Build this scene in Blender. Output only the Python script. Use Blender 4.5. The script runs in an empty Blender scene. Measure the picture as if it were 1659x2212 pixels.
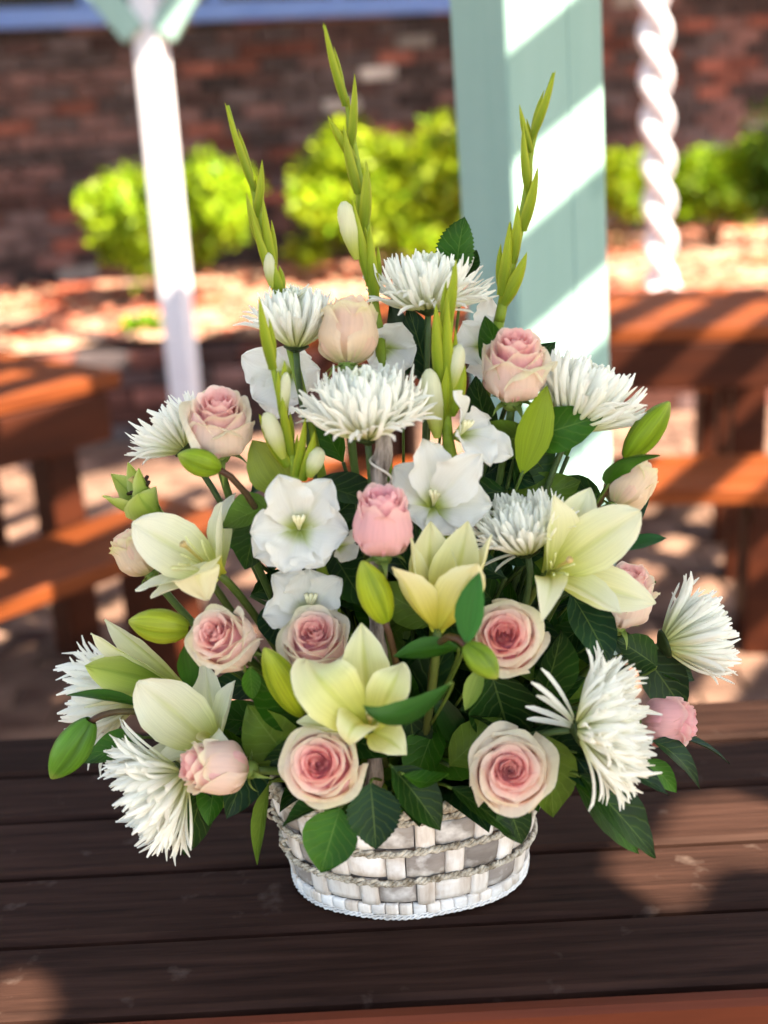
import bpy, math, random
import numpy as np
from mathutils import Vector, Matrix

random.seed(7)
RNG = np.random.default_rng(11)
SC = bpy.context.scene
COL = SC.collection

# ------------------------------------------------------------------ camera
# picture units: 1659 x 2212 (the photograph scaled)
FPX = 2695.0
PITCH, ROLL = math.radians(18.5), -0.055
TZ = 0.75                                    # table height
CAMROT = Matrix.Rotation(math.pi / 2 - PITCH, 3, 'X') @ Matrix.Rotation(ROLL, 3, 'Z')
_d = CAMROT @ Vector(((885 - 829.5) / FPX, -(1900 - 1106) / FPX, -1)).normalized()
CAM = Vector((0, 0, TZ)) - _d * (0.60 / -_d.z)
cd = bpy.data.cameras.new('camera')
cam = bpy.data.objects.new('camera', cd)
COL.objects.link(cam)
cam.matrix_world = Matrix.Translation(CAM) @ CAMROT.to_4x4()
cd.sensor_fit = 'VERTICAL'
cd.sensor_height = 36.0
cd.sensor_width = 27.0
cd.lens = FPX / 2212 * 36
cd.clip_start, cd.clip_end = 0.02, 500
cd.dof.use_dof = True
cd.dof.focus_distance = 0.93
cd.dof.aperture_fstop = 3.3
SC.camera = cam
RIGHT, UP, BACK = (CAMROT @ Vector(a) for a in ((1, 0, 0), (0, 1, 0), (0, 0, 1)))

# ------------------------------------------------------------------ light
SUN = Vector((0.52, -0.44, 0.76)).normalized()     # towards the sun
world = bpy.data.worlds.new('World')
SC.world = world
world.use_nodes = True
nt = world.node_tree
sky = nt.nodes.new('ShaderNodeTexSky')
sky.sky_type = 'NISHITA'
sky.sun_disc = False
sky.sun_elevation = math.asin(SUN.z)
sky.sun_rotation = math.atan2(SUN.x, SUN.y)
nt.links.new(sky.outputs[0], nt.nodes['Background'].inputs[0])
nt.nodes['Background'].inputs[1].default_value = 0.10
sd = bpy.data.lights.new('sun', 'SUN')
sd.energy = 5.0
sd.angle = math.radians(0.53)
sd.color = (1.0, 0.93, 0.82)
sun = bpy.data.objects.new('sun', sd)
COL.objects.link(sun)
sun.location = (3, -3, 6)
sun.rotation_euler = SUN.to_track_quat('Z', 'Y').to_euler()
SC.view_settings.view_transform = 'Standard'
SC.view_settings.look = 'None'
SC.view_settings.gamma = 1
SC.view_settings.use_curve_mapping = False
SC.view_settings.exposure = 2.55
SC.view_settings.use_white_balance = True          # the camera's white balance, set for open shade
SC.view_settings.white_balance_temperature = 7500
SC.view_settings.white_balance_tint = 10
SC.render.engine = 'CYCLES'
SC.cycles.use_denoising = True
SC.cycles.max_bounces = 6
SC.cycles.use_adaptive_sampling = True
SC.cycles.adaptive_threshold = 0.02
SC.cycles.transmission_bounces = 6
SC.cycles.sample_clamp_indirect = 6

# ------------------------------------------------------------------ helpers
def ray(x, y):
    return (CAMROT @ Vector(((x - 829.5) / FPX, -(y - 1106) / FPX, -1)))
def V(x, y, Y):
    """world point seen at picture (x, y) on the plane at depth Y"""
    d = ray(x, y)
    return CAM + d * ((Y - CAM.y) / d.y)
def G(x, y, z):
    d = ray(x, y)
    return CAM + d * ((z - CAM.z) / d.z)
def M_PX(p):
    """metres per picture unit at world point p"""
    return (p - CAM).dot(-BACK) / FPX
def dirv(p, r, u, t):
    """direction given as right, up, towards the camera"""
    tw = (CAM - p).normalized()
    ri = RIGHT
    up = tw.cross(ri).normalized()
    return (ri * r + up * u + tw * t).normalized()
def axes(z, hint=None):
    z = z.normalized()
    h = hint or (Vector((0, 0, 1)) if abs(z.z) < 0.9 else Vector((0, 1, 0)))
    x = h.cross(z).normalized()
    return x, z.cross(x), z
def lin(r, g, b):
    f = lambda c: ((c / 255 + 0.055) / 1.055) ** 2.4 if c > 10 else c / 255 / 12.92
    return np.array((f(r), f(g), f(b)))
def sm(a, b, x):
    t = np.clip((np.asarray(x, float) - a) / (b - a), 0, 1)
    return t * t * (3 - 2 * t)
def mix(a, b, t):
    t = np.asarray(t, float)
    return np.asarray(a) * (1 - t[..., None]) + np.asarray(b) * t[..., None] if t.ndim else np.asarray(a) * (1 - t) + np.asarray(b) * t

def mesh(name, verts, faces, mat, cols=None, uvs=None, smooth=True):
    me = bpy.data.meshes.new(name)
    me.from_pydata([tuple(v) for v in verts], [], faces)
    if smooth:
        me.polygons.foreach_set('use_smooth', [True] * len(me.polygons))
    if cols is not None:
        a = me.color_attributes.new('Col', 'FLOAT_COLOR', 'POINT')
        c = np.ones((len(verts), 4), np.float32)
        c[:, :3] = np.clip(cols, 0, 1)
        a.data.foreach_set('color', c.ravel())
    if uvs is not None:
        ul = me.uv_layers.new(name='UVMap')
        li = np.zeros(len(me.loops), np.int32)
        me.loops.foreach_get('vertex_index', li)
        ul.data.foreach_set('uv', np.asarray(uvs, np.float32)[li].ravel())
    if mat is not None:
        me.materials.append(mat)
    return me
def link(name, data, parent=None, loc=None):
    o = bpy.data.objects.new(name, data)
    COL.objects.link(o)
    if parent is not None:
        o.parent = parent
    if loc is not None:
        o.location = loc
    return o
def tag(o, label, cat, group=None, kind=None):
    if label: o['label'] = label
    if cat: o['category'] = cat
    if group: o['group'] = group
    if kind: o['kind'] = kind
    return o
def thing(name, label, cat, loc=(0, 0, 0), group=None):
    o = bpy.data.objects.new(name, None)
    COL.objects.link(o)
    o.empty_display_size = 0.02
    o.location = loc
    return tag(o, label, cat, group)
def grid_faces(nu, nv, wrap=False):
    f = []
    for j in range(nv - 1):
        for i in range(nu if wrap else nu - 1):
            a, b = j * nu + i, j * nu + (i + 1) % nu
            f.append((a, b, b + nu, a + nu))
    return f
PROF = {
    'lily': [(0, .26), (.12, .42), (.3, .78), (.48, 1), (.64, .95), (.80, .68), (.91, .36), (.97, .14), (1, .02)],
    'lilyr': [(0, .26), (.12, .42), (.3, .78), (.5, 1), (.68, .96), (.84, .74), (.93, .48), (.98, .24), (1, .06)],
    'lilyn': [(0, .26), (.15, .45), (.35, .86), (.5, 1), (.68, .86), (.84, .54), (.94, .26), (1, .04)],
    'leaf': [(0, .03), (.06, .22), (.18, .68), (.35, .97), (.5, 1), (.68, .82), (.84, .48), (.94, .2), (1, .01)],
    'slim': [(0, .12), (.15, .6), (.35, .95), (.5, 1), (.7, .8), (.88, .4), (1, .01)],
    'glad': [(0, .16), (.2, .42), (.42, .80), (.6, 1), (.74, .95), (.87, .66), (.95, .34), (1, .02)],
    'bract': [(0, .75), (.25, 1), (.5, .9), (.75, .56), (.92, .22), (1, .02)],
    'sepal': [(0, 1), (.3, .8), (.6, .45), (1, .02)],
    'strap': [(0, .45), (.3, .75), (.65, 1), (.90, .92), (.97, .68), (1, .30)],
}
def blade_geo(pts, width, n, prof='leaf', cup=.25, fold=0., groove=0., ruffle=0., serr=0., curl=0., twist=0., nu=9, nv=17, seed=0, col=None):
    """a petal or leaf: centre line pts (3 = quadratic, 4 = cubic Bezier), full width in metres, n = side that faces inward/up"""
    rs = np.random.default_rng(seed)
    P = [np.array(p) for p in pts]
    v = np.linspace(0, 1, nv)
    if len(P) == 3:
        c = np.outer((1 - v) ** 2, P[0]) + np.outer(2 * v * (1 - v), P[1]) + np.outer(v ** 2, P[2])
    else:
        c = np.outer((1 - v) ** 3, P[0]) + np.outer(3 * v * (1 - v) ** 2, P[1]) + np.outer(3 * v ** 2 * (1 - v), P[2]) + np.outer(v ** 3, P[3])
    T = np.gradient(c, axis=0)
    T /= np.linalg.norm(T, axis=1)[:, None] + 1e-12
    L = np.linalg.norm(np.diff(c, axis=0), axis=1).sum()
    nn = np.array(n, float)[None, :] - T * (T @ np.array(n, float))[:, None]
    nn /= np.linalg.norm(nn, axis=1)[:, None] + 1e-12
    w = np.cross(T, nn)
    if twist:
        a = twist * v
        w, nn = w * np.cos(a)[:, None] + nn * np.sin(a)[:, None], nn * np.cos(a)[:, None] - w * np.sin(a)[:, None]
    pr = np.array(PROF[prof])
    W = np.interp(v, pr[:, 0], pr[:, 1]) * width / 2
    c = c - nn * (curl * L * np.clip((v - .6) / .4, 0, 1) ** 2)[:, None]
    u = np.linspace(-1, 1, nu)
    ph = rs.uniform(0, 6.28, 4)
    vv, uu = np.meshgrid(v, u, indexing='ij')
    Wg = W[:, None] * np.ones_like(uu)
    if serr:
        s = np.where(np.arange(nv) % 2 == 0, 1 + serr, 1 - serr)[:, None]
        Wg = np.where(np.abs(uu) > .99, Wg * s, Wg)
    if ruffle > .03:
        Wg = Wg * (1 + ruffle * 1.5 * (np.sin(vv * 21 + ph[3]) + .6 * np.sin(vv * 37 + ph[1] + 2 * np.sign(uu))) * np.abs(uu) ** 3 * sm(.3, .6, vv))
    h = cup * Wg * uu ** 2 + fold * Wg * np.abs(uu) - groove * width * np.exp(-(uu / .16) ** 2) * np.sin(np.pi * np.clip(vv, 0, 1))
    if ruffle:
        e = np.abs(uu) ** 2 * sm(.25, .75, vv)
        h = h + ruffle * width * (e * (np.sin(vv * 15 + ph[0] + uu * 1.5) + .6 * np.sin(vv * 27 + ph[1] - uu * 2)) + .9 * sm(.75, 1, vv) * np.sin(uu * 6 + ph[2]))
    pos = c[:, None, :] + w[:, None, :] * (uu * Wg)[..., None] + nn[:, None, :] * h[..., None]
    cc = col(uu, vv, rs) if col is not None else None
    uv = np.stack([uu * .5 + .5, vv], -1).reshape(-1, 2)
    return pos.reshape(-1, 3), grid_faces(nu, nv), (cc.reshape(-1, 3) if cc is not None else None), uv
def blade(name, parent, origin, mat, *a, **k):
    p, f, c, uv = blade_geo(*a, **k)
    return link(name, mesh(name, p - np.array(origin), f, mat, c, uv), parent)
def tube_geo(pts, radii, ns=8, cols=None):
    P = np.array([tuple(p) for p in pts], float)
    n = len(P)
    T = np.gradient(P, axis=0)
    T /= np.linalg.norm(T, axis=1)[:, None] + 1e-12
    x = np.cross(T[0], (0.3, 0.9, 0.2)); x /= np.linalg.norm(x)
    V_, C_ = [], []
    for i in range(n):
        x = x - T[i] * x.dot(T[i]); x /= np.linalg.norm(x)
        y = np.cross(T[i], x)
        r = radii[i] if hasattr(radii, '__len__') else radii
        for k in range(ns):
            a = 2 * math.pi * k / ns
            V_.append(P[i] + (x * math.cos(a) + y * math.sin(a)) * r)
            C_.append(cols[i] if cols is not None else (1, 1, 1))
    F = grid_faces(ns, n, True)
    F.append(tuple(range(ns - 1, -1, -1)))
    F.append(tuple((n - 1) * ns + k for k in range(ns)))
    uv = [(k / ns, i / max(1, n - 1)) for i in range(n) for k in range(ns)]
    return np.array(V_), F, np.array(C_), np.array(uv)
def tube(name, parent, origin, mat, pts, radii, ns=8, color=(1, 1, 1), color2=None):
    n = len(pts)
    cols = [mix(np.array(color), np.array(color2 if color2 is not None else color), i / max(1, n - 1)) for i in range(n)]
    p, f, c, uv = tube_geo(pts, radii, ns, cols)
    return link(name, mesh(name, p - np.array(origin), f, mat, c, uv), parent)
def bez(P, n=10):
    P = [Vector(p) for p in P]
    o = []
    for i in range(n + 1):
        t = i / n
        Q = P[:]
        while len(Q) > 1:
            Q = [Q[k].lerp(Q[k + 1], t) for k in range(len(Q) - 1)]
        o.append(Q[0])
    return o
def box_geo(c, sx, sy, sz, R=None, bev=0.0, jit=0.0):
    """box with slightly chamfered edges"""
    hx, hy, hz = sx / 2, sy / 2, sz / 2
    if bev <= 0:
        P = [(x, y, z) for x in (-hx, hx) for y in (-hy, hy) for z in (-hz, hz)]
        F = [(0, 1, 3, 2), (4, 6, 7, 5), (0, 4, 5, 1), (2, 3, 7, 6), (0, 2, 6, 4), (1, 5, 7, 3)]
    else:
        b = min(bev, hx * .9, hy * .9, hz * .9)
        P, idx = [], {}
        for sx_ in (-1, 1):
            for sy_ in (-1, 1):
                for sz_ in (-1, 1):
                    for ax in range(3):
                        q = [sx_ * (hx - b), sy_ * (hy - b), sz_ * (hz - b)]
                        q[ax] = (sx_ * hx, sy_ * hy, sz_ * hz)[ax]
                        idx[(sx_, sy_, sz_, ax)] = len(P)
                        P.append(q)
        F = []
        s = (-1, 1)
        for ax in range(3):
            o1, o2 = [(1, 2), (2, 0), (0, 1)][ax]
            for sg in s:
                cyc = [(-1, -1), (1, -1), (1, 1), (-1, 1)]
                if sg < 0: cyc = cyc[::-1]
                fc = []
                for a, b_ in cyc:
                    k = [0, 0, 0]; k[ax] = sg; k[o1] = a; k[o2] = b_
                    fc.append(idx[(k[0], k[1], k[2], ax)])
                F.append(tuple(fc))
            for a in s:
                for b_ in s:
                    k0 = [0, 0, 0]; k0[o1] = a; k0[o2] = b_
                    k0[ax] = -1; k1 = k0[:]; k1[ax] = 1
                    q = [idx[(*k0, o1)], idx[(*k1, o1)], idx[(*k1, o2)], idx[(*k0, o2)]]
                    F.append(tuple(q if a * b_ < 0 else q[::-1]))
        for x in s:
            for y in s:
                for z in s:
                    t = (idx[(x, y, z, 0)], idx[(x, y, z, 1)], idx[(x, y, z, 2)])
                    F.append(t if x * y * z > 0 else t[::-1])
    P = np.array(P, float)
    if R is not None:
        P = P @ np.array(R).T
    return P + np.array(c), F
def box(name, parent, origin, mat, c, sx, sy, sz, R=None, bev=0.0, cols=None):
    p, f = box_geo(np.array(c) - np.array(origin), sx, sy, sz, R, bev)
    cc = None if cols is None else np.tile(np.array(cols), (len(p), 1))
    return link(name, mesh(name, p, f, mat, cc, smooth=False), parent)
def join(geos):
    P, F, o = [], [], 0
    for p, f in geos:
        P.append(p); F += [tuple(i + o for i in q) for q in f]; o += len(p)
    return np.concatenate(P), F

# ------------------------------------------------------------------ materials
def nodes(name):
    m = bpy.data.materials.new(name)
    m.use_nodes = True
    t = m.node_tree
    return m, t, t.nodes['Principled BSDF'], t.nodes.new, t.links.new
def petal_mat(name, transl=.35, rough=.5, streak=.05, tint=(1, 1, 1), bump=.15, scale=(60, 3)):
    m, t, b, N, Lk = nodes(name)
    at = N('ShaderNodeAttribute'); at.attribute_name = 'Col'
    uv = N('ShaderNodeUVMap')
    mp = N('ShaderNodeMapping'); mp.inputs['Scale'].default_value = (scale[0], scale[1], 1)
    Lk(uv.outputs[0], mp.inputs[0])
    nz = N('ShaderNodeTexNoise'); nz.inputs['Scale'].default_value = 1; nz.inputs['Detail'].default_value = 3
    Lk(mp.outputs[0], nz.inputs[0])
    mr = N('ShaderNodeMapRange')
    mr.inputs[1].default_value, mr.inputs[2].default_value = .3, .7
    mr.inputs[3].default_value, mr.inputs[4].default_value = 1 - streak * 2, 1
    Lk(nz.outputs[0], mr.inputs[0])
    mx = N('ShaderNodeMix'); mx.data_type = 'RGBA'; mx.blend_type = 'MULTIPLY'; mx.inputs[0].default_value = 1
    Lk(at.outputs[0], mx.inputs[6]); Lk(mr.outputs[0], mx.inputs[7])
    Lk(mx.outputs[2], b.inputs['Base Color'])
    b.inputs['Roughness'].default_value = rough
    b.inputs['Specular IOR Level'].default_value = .22
    bp = N('ShaderNodeBump'); bp.inputs['Strength'].default_value = bump; bp.inputs['Distance'].default_value = .0015
    Lk(nz.outputs[0], bp.inputs['Height']); Lk(bp.outputs[0], b.inputs['Normal'])
    tr = N('ShaderNodeBsdfTranslucent')
    Lk(mx.outputs[2], tr.inputs[0])
    ms = N('ShaderNodeMixShader'); ms.inputs[0].default_value = transl
    Lk(b.outputs[0], ms.inputs[1]); Lk(tr.outputs[0], ms.inputs[2])
    Lk(ms.outputs[0], t.nodes['Material Output'].inputs[0])
    return m
def leaf_mat(name, rough=.42, transl=.14):
    m, t, b, N, Lk = nodes(name)
    at = N('ShaderNodeAttribute'); at.attribute_name = 'Col'
    uv = N('ShaderNodeUVMap')
    sp = N('ShaderNodeSeparateXYZ'); Lk(uv.outputs[0], sp.inputs[0])
    def math_(op, a, b_=None, c=None):
        n = N('ShaderNodeMath'); n.operation = op
        for i, q in enumerate((a, b_, c)):
            if q is None: continue
            if isinstance(q, (int, float)): n.inputs[i].default_value = q
            else: Lk(q, n.inputs[i])
        return n.outputs[0]
    au = math_('ABSOLUTE', math_('SUBTRACT', sp.outputs[0], .5))
    ph = math_('SUBTRACT', sp.outputs[1], math_('MULTIPLY', au, .55))
    nv_ = N('ShaderNodeTexNoise'); nv_.inputs['Scale'].default_value = 3.5
    Lk(uv.outputs[0], nv_.inputs[0])
    ph = math_('MULTIPLY_ADD', nv_.outputs[0], .14, ph)
    sn = math_('SINE', math_('MULTIPLY', ph, 46))
    vein = math_('POWER', math_('MULTIPLY_ADD', sn, .5, .5), 10)
    mid = math_('LESS_THAN', au, .016)
    vv = math_('MAXIMUM', math_('MULTIPLY', vein, .45), mid)
    geo = N('ShaderNodeTexCoord')
    nz = N('ShaderNodeTexNoise'); nz.inputs['Scale'].default_value = 40; nz.inputs['Detail'].default_value = 4
    Lk(geo.outputs['Object'], nz.inputs[0])
    mr = N('ShaderNodeMapRange'); mr.inputs[1].default_value, mr.inputs[2].default_value = .3, .7
    mr.inputs[3].default_value, mr.inputs[4].default_value = .65, 1.25
    Lk(nz.outputs[0], mr.inputs[0])
    mx = N('ShaderNodeMix'); mx.data_type = 'RGBA'; mx.blend_type = 'MULTIPLY'; mx.inputs[0].default_value = 1
    Lk(at.outputs[0], mx.inputs[6]); Lk(mr.outputs[0], mx.inputs[7])
    m2 = N('ShaderNodeMix'); m2.data_type = 'RGBA'
    Lk(math_('MULTIPLY', vv, .22), m2.inputs[0]); Lk(mx.outputs[2], m2.inputs[6]); m2.inputs[7].default_value = (.22, .32, .07, 1)
    Lk(m2.outputs[2], b.inputs['Base Color'])
    b.inputs['Roughness'].default_value = rough
    b.inputs['Specular IOR Level'].default_value = .14
    bp = N('ShaderNodeBump'); bp.inputs['Strength'].default_value = .35; bp.inputs['Distance'].default_value = .0012
    Lk(math_('ADD', math_('MULTIPLY', vv, -1), math_('MULTIPLY', nz.outputs[0], .5)), bp.inputs['Height']); Lk(bp.outputs[0], b.inputs['Normal'])
    tr = N('ShaderNodeBsdfTranslucent'); Lk(m2.outputs[2], tr.inputs[0])
    ms = N('ShaderNodeMixShader'); ms.inputs[0].default_value = transl
    Lk(b.outputs[0], ms.inputs[1]); Lk(tr.outputs[0], ms.inputs[2])
    Lk(ms.outputs[0], t.nodes['Material Output'].inputs[0])
    return m
def noise_mat(name, c1, c2, scale=(8, 8, 8), rough=.7, bump=.2, dist=.002, detail=6, per_object=0., lo=.3, hi=.7, spec=.15, fleck=None):
    m, t, b, N, Lk = nodes(name)
    tc = N('ShaderNodeTexCoord')
    mp = N('ShaderNodeMapping'); mp.inputs['Scale'].default_value = scale
    src = tc.outputs['Object']
    if per_object:
        oi = N('ShaderNodeObjectInfo')
        va = N('ShaderNodeVectorMath'); va.operation = 'ADD'
        cb = N('ShaderNodeCombineXYZ'); ml = N('ShaderNodeMath'); ml.operation = 'MULTIPLY'; ml.inputs[1].default_value = 37.
        Lk(oi.outputs['Random'], ml.inputs[0]); Lk(ml.outputs[0], cb.inputs[0]); Lk(ml.outputs[0], cb.inputs[1])
        Lk(src, va.inputs[0]); Lk(cb.outputs[0], va.inputs[1]); src = va.outputs[0]
    Lk(src, mp.inputs[0])
    nz = N('ShaderNodeTexNoise'); nz.inputs['Scale'].default_value = 1; nz.inputs['Detail'].default_value = detail; nz.inputs['Roughness'].default_value = .62
    Lk(mp.outputs[0], nz.inputs[0])
    cr = N('ShaderNodeValToRGB')
    cr.color_ramp.elements[0].position, cr.color_ramp.elements[1].position = lo, hi
    cr.color_ramp.elements[0].color = (*c1, 1); cr.color_ramp.elements[1].color = (*c2, 1)
    Lk(nz.outputs[0], cr.inputs[0])
    out = cr.outputs[0]
    if fleck:
        n2 = N('ShaderNodeTexNoise'); n2.inputs['Scale'].default_value = fleck[1]; n2.inputs['Detail'].default_value = 5
        Lk(src, n2.inputs[0])
        r2 = N('ShaderNodeMapRange'); r2.inputs[1].default_value, r2.inputs[2].default_value = fleck[2], fleck[3]
        Lk(n2.outputs[0], r2.inputs[0])
        mf = N('ShaderNodeMix'); mf.data_type = 'RGBA'; mf.inputs[7].default_value = (*fleck[0], 1)
        Lk(r2.outputs[0], mf.inputs[0]); Lk(out, mf.inputs[6]); out = mf.outputs[2]
    if per_object:
        hs = N('ShaderNodeHueSaturation')
        mr = N('ShaderNodeMapRange'); mr.inputs[3].default_value, mr.inputs[4].default_value = 1 - per_object, 1 + per_object
        Lk(oi.outputs['Random'], mr.inputs[0]); Lk(mr.outputs[0], hs.inputs['Value']); Lk(out, hs.inputs['Color']); out = hs.outputs[0]
    Lk(out, b.inputs['Base Color'])
    b.inputs['Roughness'].default_value = rough
    b.inputs['Specular IOR Level'].default_value = spec
    bp = N('ShaderNodeBump'); bp.inputs['Strength'].default_value = bump; bp.inputs['Distance'].default_value = dist
    Lk(nz.outputs[0], bp.inputs['Height']); Lk(bp.outputs[0], b.inputs['Normal'])
    return m

M_ROSE = petal_mat('rose_petal', .58, .6, .05, scale=(22, 2), bump=.25)
M_LILY = petal_mat('lily_petal', .36, .42, .09, scale=(64, 1.3), bump=.3)
M_MUM = petal_mat('chrysanthemum_petal', .42, .5, .03, scale=(6, 1))
M_GLAD = petal_mat('gladiolus_petal', .48, .45, .06, scale=(70, 1.5), bump=.3)
M_BUD = petal_mat('bud_skin', .15, .4, .17, scale=(44, 1.2), bump=.45)
M_BRACT = petal_mat('bract', .25, .4, .10, scale=(36, 1.5), bump=.25)
M_STEM = petal_mat('stem', .02, .45, .12, scale=(5, 30))
M_LEAF = leaf_mat('glossy_leaf')
M_LILYLEAF = petal_mat('lily_leaf', .12, .35, .15, scale=(30, 1), bump=.3)

# ------------------------------------------------------------------ setting
YB = CAM.y                                       # camera depth
YWALL, YBED = YB + 7.8, YB + 5.2
WYAW = math.radians(16)
M_GROUND = noise_mat('paving_sand', (.10, .068, .05), (.20, .15, .11), (1.3, 1.3, 1.3), .9, .3, .01)
M_PAVER = noise_mat('paver', (.060, .028, .022), (.24, .145, .105), (5, 5, 5), .85, .3, .004, per_object=.35)
M_BED = noise_mat('bed_soil', (.28, .13, .09), (.48, .34, .25), (2.2, 3.2, 2), .95, .6, .02, fleck=((.42, .075, .035), 2.6, .48, .60))
gs = 60
ground = link('ground', mesh('ground', [(-gs, -gs, 0), (gs, -gs, 0), (gs, gs, 0), (-gs, gs, 0)], [(0, 1, 2, 3)], M_GROUND))
tag(ground, 'sandy joints and ground under the brick paving', None, kind='structure')
paving = thing('paving', 'reddish brick paving in dappled sun under the tables', None)
paving['kind'] = 'structure'
pl_, pw_ = .23, .115
pme = mesh('paver', *box_geo((0, 0, 0), pl_ - .008, pw_ - .008, .05, None, .004), M_PAVER, smooth=False)
cells = []
for j in range(int((YBED - .02 - YB - 1.2) / pw_)):
    for i in range(-16, 17):
        y = YB + 1.2 + (j + .5) * pw_
        x = (i + (.5 if j % 2 else 0)) * pl_
        cells.append((x, y))
def in_view(x, y):
    p = Vector((x, y, 0)) - CAM
    z = p.dot(-BACK)
    if z < .5: return 9e9
    a, b = p.dot(RIGHT) / z * FPX, -p.dot(UP) / z * FPX
    if abs(a) > 880 or abs(b) > 1150: return 9e9
    sx, sy = a + 829.5, b + 1106
    if 440 < sx < 1310 or sy > 1560: return 9e9
    return z
cells.sort(key=lambda c: in_view(*c))
for c in cells[:290]:
    o = link('paver', pme, paving, (c[0], c[1], -.016 + random.uniform(0, .005)))
    o.rotation_euler = (random.uniform(-.008, .008), random.uniform(-.008, .008), 0)
P_, F_ = join([box_geo((c[0], c[1], -.016 + random.uniform(0, .005)), pl_ - .008, pw_ - .008, .05) for c in cells[290:]])
tag(link('pavers', mesh('pavers', P_, F_, M_PAVER, smooth=False), paving), None, None, kind='stuff')

# raised bed with brick edging
bed_n = 40
P_ = []
for j in range(bed_n):
    for i in range(bed_n * 2):
        x = -7 + 14 * i / (bed_n * 2 - 1); y = YBED + .1 + (YWALL + 2.2 - YBED - .1) * j / (bed_n - 1)
        P_.append((x, y, .40 + .025 * math.sin(x * 3.1 + y) * math.sin(y * 4.3) + random.uniform(-.012, .012)))
bed = link('garden_bed', mesh('garden_bed', P_, grid_faces(bed_n * 2, bed_n), M_BED))
tag(bed, 'pinkish tan raised garden bed along the brick wall', None, kind='structure')
geos = {0: [], 1: [], 2: []}
for i in range(2600):
    a = random.uniform(.010, .038); ci = random.choices((0, 1, 2), (5, 2, 3))[0]
    R_ = Matrix.Rotation(random.uniform(0, 6.28), 3, 'Z') @ Matrix.Rotation(random.uniform(-.5, .5), 3, 'X')
    y = YBED + .12 + random.random() ** 1.3 * 3.2
    geos[ci].append(box_geo((random.uniform(-3.2, 3.6), y, .425), a * random.uniform(1, 2), a, a * .5, R_))
for ci, (a, b) in enumerate((((.26, .075, .045), (.42, .16, .10)), ((.30, .18, .11), (.46, .31, .21)), ((.05, .03, .022), (.12, .07, .05)))):
    tag(link('mulch', mesh('mulch', *join(geos[ci]), noise_mat('mulch_%d' % ci, a, b, (12, 12, 12), .95, .4, .004), smooth=False), bed), None, None, kind='stuff')
M_BRICK = [noise_mat('brick_%d' % i, a, b, (9, 9, 9), .9, .4, .004, per_object=.6) for i, (a, b) in enumerate((
    ((.060, .036, .036), (.13, .075, .070)), ((.036, .029, .032), (.090, .068, .068)), ((.095, .036, .030), (.20, .078, .060)), ((.16, .15, .15), (.36, .34, .33))))]
M_MORTAR = noise_mat('mortar', (.07, .055, .052), (.15, .12, .115), (20, 20, 20), .95, .5, .004)
edging = thing('bed_edging', 'low brick edging wall in front of the raised bed', 'edging', (0, YBED, 0))
box('core', edging, (0, YBED, 0), M_MORTAR, (0, YBED + .05, .19), 14, .09, .37)
eme = [mesh('brick', *box_geo((0, 0, 0), .22, .10, .07, None, .004), m, smooth=False) for m in M_BRICK]
for k in range(5):
    for i in range(-15, 16):
        o = link('brick', eme[random.choice((0, 0, 1, 2, 2))], edging, ((i + (.5 if k % 2 else 0)) * .23, random.uniform(0, .006), .037 + k * .078))

# the brick house
house = thing('brick_house', 'dark red brick house wall with a blue framed window', 'house', (0, YWALL, 0))
house.rotation_euler = (0, 0, WYAW)
def WL(x, y):
    d = ray(x, y); n = Vector((math.sin(WYAW), -math.cos(WYAW), 0)); p = CAM + d * ((Vector((0, YWALL, 0)) - CAM).dot(n) / d.dot(n))
    return p.x / math.cos(WYAW), p.z
wall = link('wall', None, house)
wall.rotation_euler = (0, -.012, 0)
bw, bh = .235, .082
bme = [mesh('brick', *box_geo((0, 0, 0), bw - .014, .06, bh - .013, None, .004), m, smooth=False) for m in M_BRICK]
core = box('mortar', wall, (0, 0, 0), M_MORTAR, (0, .045, 1.6), 16, .06, 3.4)
# window opening: left of the mint post, its sill at the top edge of the picture
WZ = WL(500, 26)[1]
WX1 = WL(985, 10)[0]
WX0 = WX1 - 2.9
rest = [[], [], [], []]
cnt = 0
for k in range(36):
    for i in range(-32, 33):
        x, z = (i + (.5 if k % 2 else 0)) * bw, .36 + (k + .5) * bh
        if z > WZ - .02 and WX0 - .1 < x < WX1 + .05: continue
        ci = random.choices((0, 1, 2, 3), (5, 4.5, 2.0, .65))[0]
        inn = abs(x) < 2.45 and z < 1.75 and not (z < .62)
        dy = random.uniform(-.006, .004)
        if inn and cnt < 298:
            cnt += 1
            link('brick', bme[ci], wall, (x, dy, z))
        else:
            rest[ci].append(box_geo((x, dy, z), bw - .014, .06, bh - .013))
for ci in range(4):
    P_, F_ = join(rest[ci])
    tag(link('bricks', mesh('bricks', P_, F_, M_BRICK[ci], smooth=False), wall), None, None, kind='stuff')
M_BLUE = noise_mat('blue_paint', (.10, .21, .56), (.15, .28, .64), (4, 4, 4), .5, .05)
M_GLASS, _t, _b, _, _ = nodes('dark_glass')
_b.inputs['Base Color'].default_value = (.012, .012, .016, 1); _b.inputs['Roughness'].default_value = .08
win = link('window', None, house)
wy = -.04
wc, ww = (WX0 + WX1) / 2, WX1 - WX0
box('sill', win, (0, 0, 0), M_BLUE, (wc, wy - .04, WZ), ww + .06, .16, .10, None, .01)
box('frame', win, (0, 0, 0), M_BLUE, (wc, wy, WZ + 1.33), ww, .08, .07, None, .006)
for i in range(5):
    box('mullion', win, (0, 0, 0), M_BLUE, (WX0 + .035 + (ww - .07) * i / 4, wy, WZ + .675), .07, .08, 1.245, None, .006)
for i in range(4):
    x0 = WX0 + .035 + (ww - .07) * i / 4
    box('pane', win, (0, 0, 0), M_GLASS, (x0 + (ww - .07) / 8, wy + .01, WZ + .675), (ww - .07) / 4 - .072, .012, 1.243)
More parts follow.
